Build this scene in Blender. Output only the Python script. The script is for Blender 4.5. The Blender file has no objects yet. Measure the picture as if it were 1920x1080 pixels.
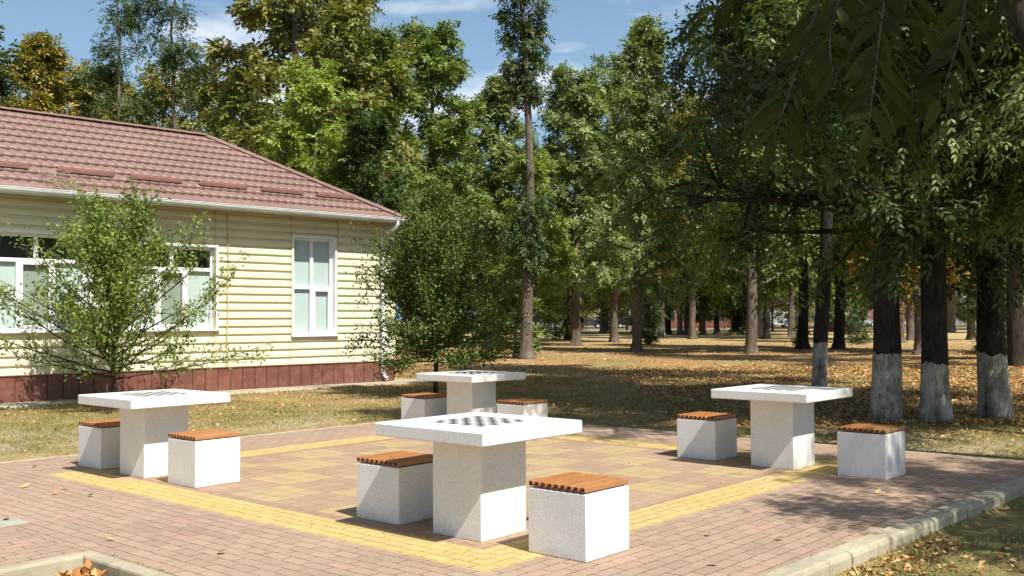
import bpy, math, random
import numpy as np
from mathutils import Matrix, Vector

# ------------------------------------------------------------------ camera, sky, sun, exposure
SC = bpy.context.scene
COL = SC.collection
cam_d = bpy.data.cameras.new('camera')
cam = bpy.data.objects.new('camera', cam_d)
COL.objects.link(cam)
CAMH = 1.447
cam_d.lens = 35.12
cam_d.sensor_width = 36.0
cam_d.clip_start = 0.05
cam_d.clip_end = 3000.0
cam.matrix_world = (Matrix.Translation((0, 0, CAMH)) @ Matrix.Rotation(math.pi / 2 + 0.0305, 4, 'X')
                    @ Matrix.Rotation(-0.0047, 4, 'Z'))
SC.camera = cam
SC.view_settings.view_transform = 'Standard'
SC.view_settings.look = 'None'
SC.view_settings.gamma = 1.0
SC.view_settings.use_curve_mapping = False
SC.view_settings.exposure = 0.58

SUN_EL = math.radians(52)
SX, SY = 0.621, -0.784                       # where the sun stands, seen from above
world = bpy.data.worlds.new('World')
SC.world = world
world.use_nodes = True
wn = world.node_tree.nodes
wl = world.node_tree.links
wn.clear()
w_out = wn.new('ShaderNodeOutputWorld')
w_bg = wn.new('ShaderNodeBackground')
w_bg.inputs['Strength'].default_value = 0.052
sky = wn.new('ShaderNodeTexSky')
sky.sky_type = 'NISHITA'
sky.sun_disc = False
sky.sun_elevation = SUN_EL
sky.sun_rotation = math.atan2(SX, SY)
sky.air_density = 1.3
sky.dust_density = 3.5
sky.ozone_density = 2.0
w_tc = wn.new('ShaderNodeTexCoord')
w_map = wn.new('ShaderNodeMapping')
w_map.inputs['Scale'].default_value = (2.2, 2.2, 7.5)
w_map.inputs['Location'].default_value = (0.35, 0.2, 0.1)
wl.new(w_tc.outputs['Generated'], w_map.inputs['Vector'])
w_no = wn.new('ShaderNodeTexNoise')
w_no.inputs['Scale'].default_value = 1.0
w_no.inputs['Detail'].default_value = 9
w_no.inputs['Roughness'].default_value = 0.55
wl.new(w_map.outputs[0], w_no.inputs['Vector'])
w_cr = wn.new('ShaderNodeMapRange')
w_cr.inputs[1].default_value = 0.55
w_cr.inputs[2].default_value = 0.68
w_cr.clamp = True
wl.new(w_no.outputs['Fac'], w_cr.inputs[0])
w_mx = wn.new('ShaderNodeMix')
w_mx.data_type = 'RGBA'
wl.new(w_cr.outputs[0], w_mx.inputs[0])
w_hs = wn.new('ShaderNodeMix')
w_hs.data_type = 'RGBA'
w_hs.blend_type = 'MULTIPLY'
w_hs.inputs[0].default_value = 1.0
w_hs.inputs[7].default_value = (1.0, 1.13, 1.27, 1)
wl.new(sky.outputs[0], w_hs.inputs[6])
w_sx = wn.new('ShaderNodeSeparateXYZ')
wl.new(w_tc.outputs['Generated'], w_sx.inputs[0])
w_hz = wn.new('ShaderNodeMapRange')                      # thin haze low over the horizon
w_hz.inputs[1].default_value = 0.5
w_hz.inputs[2].default_value = 0.10
w_hz.inputs[3].default_value = 0.0
w_hz.inputs[4].default_value = 0.95
wl.new(w_sx.outputs[2], w_hz.inputs[0])
w_m2 = wn.new('ShaderNodeMix')
w_m2.data_type = 'RGBA'
wl.new(w_hz.outputs[0], w_m2.inputs[0])
wl.new(w_hs.outputs[2], w_m2.inputs[6])
w_m2.inputs[7].default_value = (5.0, 8.2, 12.0, 1)
wl.new(w_m2.outputs[2], w_mx.inputs[6])
w_mx.inputs[7].default_value = (15.0, 15.4, 16.0, 1)
wl.new(w_mx.outputs[2], w_bg.inputs['Color'])
wl.new(w_bg.outputs[0], w_out.inputs['Surface'])

sun_d = bpy.data.lights.new('sun', 'SUN')
sun_d.energy = 5.0
sun_d.angle = math.radians(0.55)
sun_d.color = (1.0, 0.955, 0.87)
sun = bpy.data.objects.new('sun', sun_d)
COL.objects.link(sun)
sdir = Vector((SX * math.cos(SUN_EL), SY * math.cos(SUN_EL), math.sin(SUN_EL)))
sun.rotation_euler = sdir.to_track_quat('Z', 'Y').to_euler()
sun.location = sdir * 60

# ------------------------------------------------------------------ helpers: materials
def nd(nt, typ, **kw):
    n = nt.nodes.new(typ)
    for k, v in kw.items():
        setattr(n, k, v)
    return n

def setin(n, i, v):
    if isinstance(v, bpy.types.NodeSocket):
        n.id_data.links.new(v, n.inputs[i])
    else:
        n.inputs[i].default_value = v

class M:
    """small wrapper for writing node materials"""
    def __init__(s, name, rough=0.7, spec=0.3):
        s.m = bpy.data.materials.new(name)
        s.m.use_nodes = True
        s.nt = s.m.node_tree
        s.nt.nodes.clear()
        s.out = nd(s.nt, 'ShaderNodeOutputMaterial')
        s.b = nd(s.nt, 'ShaderNodeBsdfPrincipled')
        s.b.inputs['Roughness'].default_value = rough
        s.b.inputs['Specular IOR Level'].default_value = spec
        s.nt.links.new(s.b.outputs[0], s.out.inputs['Surface'])
        s.tc = nd(s.nt, 'ShaderNodeTexCoord')
        s.obj = s.tc.outputs['Object']
    def col(s, v): setin(s.b, 'Base Color', v if isinstance(v, bpy.types.NodeSocket) else (*v, 1)); return s
    def mapping(s, vec=None, scale=(1, 1, 1), rot=(0, 0, 0), loc=(0, 0, 0)):
        n = nd(s.nt, 'ShaderNodeMapping'); setin(n, 0, vec or s.obj)
        n.inputs['Scale'].default_value = scale; n.inputs['Rotation'].default_value = rot
        n.inputs['Location'].default_value = loc
        return n.outputs[0]
    def noise(s, scale, detail=4, rough=0.55, vec=None, dist=0.0):
        n = nd(s.nt, 'ShaderNodeTexNoise'); setin(n, 'Vector', vec or s.obj)
        n.inputs['Scale'].default_value = scale; n.inputs['Detail'].default_value = detail
        n.inputs['Roughness'].default_value = rough; n.inputs['Distortion'].default_value = dist
        return n.outputs['Fac']
    def vor(s, scale, vec=None, out='Distance', feature='F1'):
        n = nd(s.nt, 'ShaderNodeTexVoronoi'); setin(n, 'Vector', vec or s.obj)
        n.feature = feature
        n.inputs['Scale'].default_value = scale
        return n.outputs[out]
    def rng(s, f, a, b, c=0.0, d=1.0):
        n = nd(s.nt, 'ShaderNodeMapRange', clamp=True); setin(n, 0, f)
        for i, v in zip((1, 2, 3, 4), (a, b, c, d)): n.inputs[i].default_value = v
        return n.outputs[0]
    def mix(s, f, a, b, mode='MIX'):
        n = nd(s.nt, 'ShaderNodeMix', data_type='RGBA', blend_type=mode); setin(n, 0, f)
        for i, v in ((6, a), (7, b)):
            setin(n, i, v if isinstance(v, bpy.types.NodeSocket) else (*v, 1))
        return n.outputs[2]
    def math(s, op, a, b=0.0, c=0.0):
        n = nd(s.nt, 'ShaderNodeMath', operation=op); setin(n, 0, a); setin(n, 1, b); setin(n, 2, c)
        return n.outputs[0]
    def sep(s, v):
        n = nd(s.nt, 'ShaderNodeSeparateXYZ'); setin(n, 0, v); return n.outputs
    def comb(s, x, y, z):
        n = nd(s.nt, 'ShaderNodeCombineXYZ'); setin(n, 0, x); setin(n, 1, y); setin(n, 2, z); return n.outputs[0]
    def bump(s, h, strength=0.3, dist=0.01):
        n = nd(s.nt, 'ShaderNodeBump'); n.inputs['Strength'].default_value = strength
        n.inputs['Distance'].default_value = dist; setin(n, 'Height', h)
        setin(s.b, 'Normal', n.outputs[0]); return n

def grey(v): return (v, v, v)

def simple(name, col, rough=0.6, spec=0.3, var=0.25, scale=6.0, bump=0.0, metal=0.0):
    m = M(name, rough, spec)
    n = m.noise(scale, 5)
    d = tuple(c * (1 - var) for c in col)
    l = tuple(min(1, c * (1 + var * 0.6)) for c in col)
    m.col(m.mix(m.rng(n, 0.3, 0.7), d, l))
    m.b.inputs['Metallic'].default_value = metal
    if bump: m.bump(m.noise(scale * 12, 3), bump, 0.004)
    return m.m

def terrazzo():
    m = M('white_terrazzo', 0.5, 0.35)
    base = m.mix(m.rng(m.noise(2.2, 5), 0.35, 0.7), (0.80, 0.79, 0.755), (0.70, 0.69, 0.655))
    sp = m.vor(320, out='Color'); s = m.sep(sp)
    f = m.rng(s[0], 0.70, 0.84)
    c1 = m.mix(m.math('MULTIPLY', f, 0.85), base, (0.50, 0.48, 0.44))
    f2 = m.rng(s[1], 0.97, 0.99)
    c2 = m.mix(m.math('MULTIPLY', f2, 0.6), c1, (0.16, 0.14, 0.12))
    # grime rising from the paving
    z = m.sep(m.obj)[2]
    g = m.math('MULTIPLY', m.rng(z, 0.06, 0.0), m.rng(m.noise(9, 4), 0.35, 0.75))
    c3 = m.mix(m.math('MULTIPLY', g, 0.5), c2, (0.40, 0.33, 0.25))
    st = m.rng(m.noise(30, 5, vec=m.mapping(scale=(1, 1, 0.18))), 0.62, 0.8)
    c4 = m.mix(m.math('MULTIPLY', st, 0.30), c3, (0.48, 0.44, 0.36))
    c4 = m.mix(m.math('MULTIPLY', m.rng(m.noise(3.1, 6, 0.7, dist=0.6), 0.55, 0.75), 0.28), c4, (0.52, 0.49, 0.42))
    c4 = m.mix(m.math('MULTIPLY', m.rng(m.vor(26), 0.085, 0.05), 0.55), c4, (0.30, 0.28, 0.24))
    m.col(c4)
    m.bump(m.math('ADD', m.noise(260, 2), m.math('MULTIPLY', m.noise(14, 3), 0.6)), 0.18, 0.003)
    return m.m

def wood():
    m = M('orange_brown_wood', 0.38, 0.45)
    v = m.mapping(scale=(3.0, 40, 40))
    g = m.noise(1.6, 6, 0.6, vec=v, dist=0.6)
    isl = nd(m.nt, 'ShaderNodeNewGeometry').outputs['Random Per Island']
    a = m.mix(m.rng(g, 0.3, 0.72), (0.20, 0.068, 0.018), (0.42, 0.180, 0.062))
    b = m.mix(m.math('MULTIPLY', isl, 0.4), a, (0.48, 0.25, 0.10))
    m.col(b)
    m.bump(g, 0.2, 0.002)
    return m.m

def paving():
    m = M('block_paving', 0.85, 0.2)
    x, y, z = m.sep(m.obj)
    def both(lo1, hi1, lo2, hi2):
        a = m.math('MULTIPLY', m.math('GREATER_THAN', x, lo1), m.math('LESS_THAN', x, hi1))
        b = m.math('MULTIPLY', m.math('GREATER_THAN', y, lo2), m.math('LESS_THAN', y, hi2))
        return m.math('MULTIPLY', a, b)
    inb = both(-0.76, 4.86, -0.76, 4.86)           # yellow band and all inside
    inn = both(-0.36, 4.46, -0.36, 4.46)           # inside the band
    brd = both(-0.25, 4.35, -0.25, 4.35)           # the big chessboard
    band = m.math('SUBTRACT', inb, inn)
    # courses run beside the nearest edge
    ax = m.math('ABSOLUTE', m.math('SUBTRACT', x, 2.05)); ay = m.math('ABSOLUTE', m.math('SUBTRACT', y, 2.05))
    nearx = m.math('GREATER_THAN', ax, ay)          # edge that runs along y
    bandalong = m.math('MULTIPLY', band, nearx)
    outside = m.math('SUBTRACT', 1.0, inb)
    oa = m.math('MULTIPLY', m.math('LESS_THAN', x, -0.76), m.math('GREATER_THAN', x, -1.97))
    ob = m.math('GREATER_THAN', x, 4.86)
    outx = m.math('MULTIPLY', outside, m.math('MAXIMUM', oa, ob))
    swap = m.math('MINIMUM', m.math('ADD', bandalong, outx), 1.0)
    n = nd(m.nt, 'ShaderNodeMix', data_type='VECTOR'); setin(n, 0, swap)
    wob = m.noise(1.1, 2)
    w2 = m.math('MULTIPLY', m.math('SUBTRACT', wob, 0.5), 0.022)
    xw = m.math('ADD', x, w2); yw = m.math('ADD', y, w2)
    setin(n, 4, m.comb(xw, m.math('ADD', yw, 10.04), 0.0)); setin(n, 5, m.comb(yw, m.math('ADD', xw, 10.04), 0.0))
    bv = n.outputs[1]
    def brick(vec, bw, rh, mortar, off):
        k = nd(m.nt, 'ShaderNodeTexBrick'); setin(k, 'Vector', vec)
        k.offset = off; k.offset_frequency = 2; k.squash = 1
        k.inputs['Scale'].default_value = 1.0
        k.inputs['Mortar Size'].default_value = mortar
        k.inputs['Mortar Smooth'].default_value = 0.3
        k.inputs['Bias'].default_value = 0.0
        k.inputs['Brick Width'].default_value = bw
        k.inputs['Row Height'].default_value = rh
        k.inputs['Color1'].default_value = (0, 0, 0, 1); k.inputs['Color2'].default_value = (1, 1, 1, 1)
        k.inputs['Mortar'].default_value = (0.5, 0.5, 0.5, 1)
        return k.outputs['Color'], k.outputs['Fac']
    c1, f1 = brick(bv, 0.2, 0.1, 0.005, 0.5)
    bx = m.math('ADD', x, 0.25); by = m.math('ADD', y, 0.25)
    c2, f2 = brick(m.comb(m.math('ADD', bx, 5.75), m.math('ADD', by, 5.75), 0.0), 0.575 / 3, 0.575 / 3, 0.004, 0.0)
    cc = m.mix(brd, c1, c2); ff = m.mix(brd, f1, f2)
    rv = m.sep(cc)[0]; fac = m.sep(ff)[0]
    big = m.noise(0.9, 4); fine = m.noise(60, 5, 0.7)
    chk = nd(m.nt, 'ShaderNodeTexChecker'); setin(chk, 'Vector', m.comb(m.math('ADD', bx, 0.0003), m.math('ADD', by, 0.0003), 0.002))
    chk.inputs['Scale'].default_value = 1 / 0.575
    par = m.math('MODULO', m.math('ADD', m.math('FLOOR', m.math('DIVIDE', bx, 0.575)), m.math('FLOOR', m.math('DIVIDE', by, 0.575))), 2.0)
    yel = m.math('MULTIPLY', brd, m.math('LESS_THAN', par, 0.5))
    red = m.mix(rv, (0.275, 0.185, 0.132), (0.35, 0.238, 0.172))
    red = m.mix(m.rng(rv, 0.95, 0.99), red, (0.37, 0.21, 0.16))
    brn = m.mix(rv, (0.285, 0.185, 0.12), (0.335, 0.22, 0.145))
    pale = m.mix(rv, (0.37, 0.275, 0.125), (0.45, 0.335, 0.15))
    strong = m.mix(rv, (0.47, 0.335, 0.105), (0.55, 0.40, 0.130))
    pale = m.mix(m.rng(m.math('ADD', m.math('MULTIPLY', m.noise(5, 5, 0.7), 0.7), m.math('MULTIPLY', rv, 0.3)), 0.40, 0.62), pale, (0.345, 0.25, 0.14))
    strong = m.mix(m.math('MULTIPLY', m.rng(m.noise(3, 5), 0.45, 0.72), 0.6), strong, (0.46, 0.33, 0.13))
    c = m.mix(inb, red, strong)
    c = m.mix(inn, c, (0.30, 0.185, 0.13))
    c = m.mix(brd, c, brn)
    c = m.mix(yel, c, pale)
    # dust, wear and stains
    dust = m.rng(big, 0.38, 0.68)
    c = m.mix(m.math('MULTIPLY', dust, 0.20), c, (0.50, 0.37, 0.26))
    c = m.mix(m.math('MULTIPLY', m.rng(fine, 0.42, 0.75), 0.40), c, (0.52, 0.42, 0.31))
    c = m.mix(m.math('MULTIPLY', m.rng(m.noise(95, 3, 0.7), 0.60, 0.70), 0.45), c, (0.13, 0.09, 0.06))
    stn = m.rng(m.noise(2.3, 6, 0.65), 0.60, 0.78)
    c = m.mix(m.math('MULTIPLY', stn, 0.30), c, (0.17, 0.115, 0.08))
    # joints: sand-filled in places, dark in others
    jm = m.math('MULTIPLY', fac, m.rng(m.noise(13, 3), 0.34, 0.60, 0.12, 0.95))
    c = m.mix(jm, c, (0.09, 0.06, 0.04))
    m.col(c)
    h = m.math('SUBTRACT', m.math('ADD', m.math('MULTIPLY', fine, 0.35), m.math('MULTIPLY', rv, 0.35)), m.math('MULTIPLY', fac, 1.0))
    m.bump(h, 0.55, 0.006)
    return m.m

def lawn_mat():
    m = M('dry_lawn', 0.95, 0.1)
    v = m.obj
    big = m.noise(0.16, 5, 0.6); mid = m.noise(0.9, 5, 0.6); fine = m.noise(16, 6, 0.75); vf = m.noise(70, 4, 0.7)
    straw = m.mix(m.rng(fine, 0.3, 0.7), (0.30, 0.22, 0.10), (0.52, 0.40, 0.20))
    green = m.mix(m.rng(fine, 0.3, 0.7), (0.11, 0.115, 0.035), (0.23, 0.215, 0.075))
    c = m.mix(m.rng(m.math('ADD', m.math('MULTIPLY', mid, 0.6), m.math('MULTIPLY', big, 0.5)), 0.46, 0.62), straw, green)
    leaf = m.mix(m.rng(vf, 0.35, 0.65), (0.24, 0.115, 0.045), (0.50, 0.295, 0.135))
    y = m.sep(v)[1]
    lf = m.math('MULTIPLY', m.rng(m.noise(0.45, 5, 0.65), 0.36, 0.54), m.rng(y, 13.0, 21.0, 0.10, 0.9))
    c = m.mix(lf, c, leaf)
    far = m.math('MULTIPLY', m.rng(y, 40, 75), m.rng(m.noise(0.06, 4), 0.35, 0.6, 0.6, 0.95))
    c = m.mix(far, c, m.mix(m.rng(m.noise(0.5, 5), 0.35, 0.65), (0.50, 0.38, 0.19), (0.34, 0.27, 0.12)))
    c = m.mix(m.math('MULTIPLY', m.rng(m.noise(1.4, 5), 0.56, 0.68), 0.6), c, (0.19, 0.135, 0.085))
    c = m.mix(m.math('MULTIPLY', m.rng(m.noise(0.28, 6, 0.7, dist=0.8), 0.56, 0.66), 0.75), c, (0.46, 0.385, 0.27))
    c = m.mix(m.math('MULTIPLY', m.rng(m.noise(0.35, 6, 0.7), 0.54, 0.66), 0.6), c, (0.13, 0.14, 0.045))
    m.col(c)
    m.bump(m.math('ADD', fine, m.math('MULTIPLY', vf, 0.6)), 0.9, 0.03)
    return m.m

def bark(name, dark, light, white=None):
    m = M(name, 0.95, 0.1)
    v = m.mapping(scale=(1, 1, 0.22))
    r = m.noise(22, 6, 0.7, vec=v, dist=0.5)
    c = m.mix(m.rng(r, 0.35, 0.65), dark, light)
    c = m.mix(m.math('MULTIPLY', m.rng(m.noise(2.2, 4), 0.5, 0.7), 0.5), c, tuple(a * 1.5 for a in light))
    if white:
        z = m.sep(m.obj)[2]
        zz = m.math('ADD', z, m.math('MULTIPLY', m.math('SUBTRACT', m.noise(4, 4, 0.6), 0.5), 0.3))
        oi_ = nd(m.nt, 'ShaderNodeObjectInfo')
        zz = m.math('ADD', zz, m.math('MULTIPLY', oi_.outputs['Random'], 0.22))
        lim = m.math('LESS_THAN', zz, white + 0.08)
        flake = m.math('MULTIPLY', m.rng(r, 0.36, 0.50, 0.30, 1.0), m.rng(m.noise(3.2, 6, 0.75), 0.38, 0.50, 0.45, 1.0))
        flake = m.math('MULTIPLY', flake, m.rng(z, 0.0, 0.16, 0.45, 1.0))
        wc = m.mix(m.rng(m.noise(5, 5), 0.3, 0.7), (0.29, 0.262, 0.21), (0.56, 0.525, 0.45))
        c = m.mix(m.math('MULTIPLY', lim, flake), c, wc)
    m.col(c)
    m.bump(r, 1.0, 0.03)
    return m.m

def leaf_mat(name, rough=0.45, trans=0.3, spec=0.4, patch=0.35, patch_col=(0.32, 0.2, 0.035)):
    m = M(name, rough, spec)
    oi = nd(m.nt, 'ShaderNodeObjectInfo')
    isl = nd(m.nt, 'ShaderNodeNewGeometry').outputs['Random Per Island']
    isl2 = m.math('FRACT', m.math('MULTIPLY', isl, 37.7))
    col = oi.outputs['Color']
    pos = nd(m.nt, 'ShaderNodeNewGeometry').outputs['Position']
    n1 = m.noise(0.55, 3, vec=pos); n2 = m.noise(2.2, 2, vec=pos)
    k = m.rng(m.math('ADD', m.math('MULTIPLY', isl, 0.55), m.math('MULTIPLY', n1, 0.9)), 0.4, 1.05, 0.62, 1.42)
    c = m.mix(1.0, col, m.comb(k, k, k), 'MULTIPLY')
    # yellowing leaves, in patches; how much is set by the tree's own alpha
    al = oi.outputs['Alpha']
    yy = m.math('ADD', m.math('MULTIPLY', n2, 0.55), m.math('MULTIPLY', isl2, 0.45))
    thr = m.math('SUBTRACT', 0.86, m.math('MULTIPLY', al, patch))
    yf = m.math('GREATER_THAN', yy, thr)
    ycol = m.mix(isl, patch_col, (patch_col[0] * 1.25, patch_col[1] * 1.5, patch_col[2] * 1.2))
    c = m.mix(m.math('MULTIPLY', yf, 0.85), c, ycol)
    m.col(c)
    tr = nd(m.nt, 'ShaderNodeBsdfTranslucent')
    tcol = m.mix(1.0, c, (1.5, 1.7, 0.6), 'MULTIPLY')
    setin(tr, 'Color', tcol)
    mx = nd(m.nt, 'ShaderNodeMixShader'); mx.inputs[0].default_value = trans
    m.nt.links.new(m.b.outputs[0], mx.inputs[1]); m.nt.links.new(tr.outputs[0], mx.inputs[2])
    m.nt.links.new(mx.outputs[0], m.out.inputs['Surface'])
    return m.m

def litter_mat(name, cols, rough=0.8):
    m = M(name, rough, 0.2)
    isl = nd(m.nt, 'ShaderNodeNewGeometry').outputs['Random Per Island']
    cr = nd(m.nt, 'ShaderNodeValToRGB'); setin(cr, 0, isl)
    e = cr.color_ramp.elements
    e[0].position = 0; e[0].color = (*cols[0], 1)
    e[1].position = 1; e[1].color = (*cols[-1], 1)
    for i, c in enumerate(cols[1:-1]):
        q = e.new((i + 1) / (len(cols) - 1)); q.color = (*c, 1)
    m.col(cr.outputs[0])
    return m.m

MT = {}
MT['terrazzo'] = terrazzo()
MT['wood'] = wood()
MT['endgrain'] = simple('dark_end_grain', (0.085, 0.04, 0.018), 0.7, 0.2, 0.4, 30)
MT['paving'] = paving()
MT['lawn'] = lawn_mat()
MT['tile_dark'] = simple('board_dark', (0.075, 0.085, 0.08), 0.35, 0.5, 0.3, 20)
MT['tile_light'] = simple('board_light', (0.66, 0.66, 0.62), 0.35, 0.5, 0.15, 20)
MT['bark_dark'] = bark('dark_bark', (0.018, 0.014, 0.011), (0.06, 0.047, 0.036))
MT['bark_mid'] = bark('grey_brown_bark', (0.055, 0.042, 0.031), (0.19, 0.155, 0.12))
MT['bark_white'] = bark('whitewashed_bark', (0.016, 0.013, 0.011), (0.055, 0.045, 0.035), 0.93)
MT['bark_young'] = bark('young_bark', (0.045, 0.03, 0.022), (0.10, 0.075, 0.055), 0.33)
MT['leaf'] = leaf_mat('tree_leaves', 0.5, 0.22, 0.25)
MT['leaf_near'] = leaf_mat('ash_leaves', 0.46, 0.22, 0.32, 0.22)
MT['leaf_big'] = leaf_mat('pinnate_leaves', 0.45, 0.34, 0.10, 0.1)
def concrete():
    m = M('kerb_concrete', 0.9, 0.15)
    c = m.mix(m.rng(m.noise(3, 6, 0.65), 0.35, 0.7), (0.32, 0.285, 0.195), (0.45, 0.405, 0.29))
    c = m.mix(m.math('MULTIPLY', m.rng(m.noise(16, 5, vec=m.mapping(scale=(1, 1, 0.15))), 0.5, 0.75), 0.5), c, (0.15, 0.14, 0.09))
    c = m.mix(m.math('MULTIPLY', m.rng(m.noise(90, 3), 0.5, 0.7), 0.35), c, (0.46, 0.43, 0.37))
    m.col(c)
    m.bump(m.noise(45, 6, 0.7), 0.5, 0.008)
    return m.m
MT['concrete'] = concrete()

# ------------------------------------------------------------------ helpers: meshes and objects
def mesh_np(name, V, F, mats=(), smooth=False, matidx=None):
    """V (n,3) array; F list of tuples or (m,k) array"""
    me = bpy.data.meshes.new(name)
    V = np.asarray(V, dtype=np.float32).reshape(-1, 3)
    if isinstance(F, np.ndarray):
        k = F.shape[1]
        me.vertices.add(len(V)); me.vertices.foreach_set('co', V.ravel())
        me.loops.add(F.size); me.loops.foreach_set('vertex_index', F.astype(np.int32).ravel())
        me.polygons.add(len(F))
        me.polygons.foreach_set('loop_start', np.arange(0, F.size, k, dtype=np.int32))
        try: me.polygons.foreach_set('loop_total', np.full(len(F), k, dtype=np.int32))
        except Exception: pass
        me.update(calc_edges=True)
    else:
        me.from_pydata([tuple(map(float, v)) for v in V], [], [tuple(int(i) for i in f) for f in F])
    for m in mats: me.materials.append(m)
    if matidx is not None: me.polygons.foreach_set('material_index', np.asarray(matidx, dtype=np.int32))
    if smooth: me.polygons.foreach_set('use_smooth', np.ones(len(me.polygons), dtype=bool))
    me.update()
    return me

class MB:
    """collects pieces of ONE mesh"""
    def __init__(s): s.v = []; s.f = []; s.mi = []
    def add(s, V, F, mi=0):
        o = len(s.v)
        s.v += [tuple(map(float, v)) for v in V]
        s.f += [tuple(int(i) + o for i in f) for f in F]; s.mi += [mi] * len(F)
    def box(s, x0, x1, y0, y1, z0, z1, mi=0, bev=0.0):
        b = min(bev, (x1 - x0) / 3, (y1 - y0) / 3, (z1 - z0) / 3)
        if b <= 0:
            V = [(x, y, z) for z in (z0, z1) for y in (y0, y1) for x in (x0, x1)]
            s.add(V, [(0, 2, 3, 1), (4, 5, 7, 6), (0, 1, 5, 4), (2, 6, 7, 3), (0, 4, 6, 2), (1, 3, 7, 5)], mi); return
        V = []; F = []
        def vi(ix, iy, iz, ax):
            p = []
            for a, (i, lo, hi) in enumerate(((ix, x0, x1), (iy, y0, y1), (iz, z0, z1))):
                base = hi if i else lo
                p.append(base if a == ax else base + (-b if i else b))
            return tuple(p)
        idx = {}
        for ix in (0, 1):
            for iy in (0, 1):
                for iz in (0, 1):
                    for ax in range(3):
                        idx[ix, iy, iz, ax] = len(V); V.append(vi(ix, iy, iz, ax))
        for a in range(3):
            o = [q for q in range(3) if q != a]
            for side in (0, 1):
                q = []
                for (i, j) in ((0, 0), (1, 0), (1, 1), (0, 1)):
                    k = [0, 0, 0]; k[a] = side; k[o[0]] = i; k[o[1]] = j
                    q.append(idx[k[0], k[1], k[2], a])
                flip = (a == 1) ^ (side == 0)
                F.append(tuple(q[::-1] if flip else q))
            for i in (0, 1):
                for j in (0, 1):
                    k0 = [0, 0, 0]; k1 = [0, 0, 0]; k1[a] = 1
                    k0[o[0]] = k1[o[0]] = i; k0[o[1]] = k1[o[1]] = j
                    q = [idx[(*k0, o[0])], idx[(*k1, o[0])], idx[(*k1, o[1])], idx[(*k0, o[1])]]
                    F.append(tuple(q))
        for ix in (0, 1):
            for iy in (0, 1):
                for iz in (0, 1):
                    F.append(tuple(idx[ix, iy, iz, a] for a in range(3)))
        s.add(V, F, mi)
    def tube(s, P, R, n=8, cap=True, mi=0):
        V, F = tube_vf(P, R, n, cap); s.add(V, F, mi)
    def mesh(s, name, mats, smooth=False, recalc=True):
        me = mesh_np(name, np.array(s.v), s.f, mats, smooth, s.mi)
        if recalc:
            import bmesh
            bm = bmesh.new(); bm.from_mesh(me)
            bmesh.ops.recalc_face_normals(bm, faces=bm.faces[:]); bm.to_mesh(me); bm.free()
        return me
    def build(s, name, mats, parent=None, smooth=False, recalc=True, **kw):
        if not isinstance(mats, (list, tuple)): mats = [mats]
        return obj(name, s.mesh(name, mats, smooth, recalc), parent, **kw)

def tube_vf(P, R, n=8, cap=True):
    P = np.asarray(P, float); R = np.asarray(R, float); k = len(P)
    T = np.gradient(P, axis=0); T /= np.linalg.norm(T, axis=1)[:, None] + 1e-9
    ref = np.array([0, 0, 1.0]) if abs(T[0][2]) < 0.8 else np.array([1.0, 0, 0])
    V = []
    u = np.cross(T[0], ref); u /= np.linalg.norm(u)
    ang = np.linspace(0, 2 * np.pi, n, endpoint=False)
    for i in range(k):
        u = u - T[i] * (u @ T[i]); u /= np.linalg.norm(u) + 1e-9
        w = np.cross(T[i], u)
        V.append(P[i] + R[i] * (np.cos(ang)[:, None] * u + np.sin(ang)[:, None] * w))
    V = np.concatenate(V)
    F = [(i * n + j, i * n + (j + 1) % n, (i + 1) * n + (j + 1) % n, (i + 1) * n + j) for i in range(k - 1) for j in range(n)]
    if cap:
        F.append(tuple(range(n))[::-1]); F.append(tuple(range((k - 1) * n, k * n)))
    return V, F

def obj(name, me, parent=None, label=None, cat=None, group=None, kind=None, loc=None, rotz=None):
    o = bpy.data.objects.new(name, me); COL.objects.link(o)
    if parent: o.parent = parent
    if loc is not None: o.location = loc
    if rotz is not None: o.rotation_euler = (0, 0, rotz)
    tag(o, label, cat, group, kind)
    return o

def tag(o, label=None, cat=None, group=None, kind=None):
    if label: o['label'] = label
    if cat: o['category'] = cat
    if group: o['group'] = group
    if kind: o['kind'] = kind
    return o

def thing(name, label, cat, loc=(0, 0, 0), rotz=0, group=None):
    o = bpy.data.objects.new(name, None); COL.objects.link(o)
    o.empty_display_size = 0.3
    o.location = loc; o.rotation_euler = (0, 0, rotz)
    return tag(o, label, cat, group)

def copy_tree(o, parent=None):
    c = o.copy(); COL.objects.link(c)
    if parent: c.parent = parent
    for ch in [x for x in o.children]: copy_tree(ch, c)
    return c

# ------------------------------------------------------------------ the local frame of the terrace
YAW = 0.852
OX, OY = -0.226, 6.811
E1 = np.array([math.cos(YAW), math.sin(YAW)]); E2 = np.array([-math.sin(YAW), math.cos(YAW)])
def W(a, b, z=0.0):
    q = np.array([OX, OY]) + E1 * a + E2 * b
    return (q[0], q[1], z)
def to_local(x, y):
    dx, dy = x - OX, y - OY
    return dx * E1[0] + dy * E1[1], dx * E2[0] + dy * E2[1]

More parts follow.
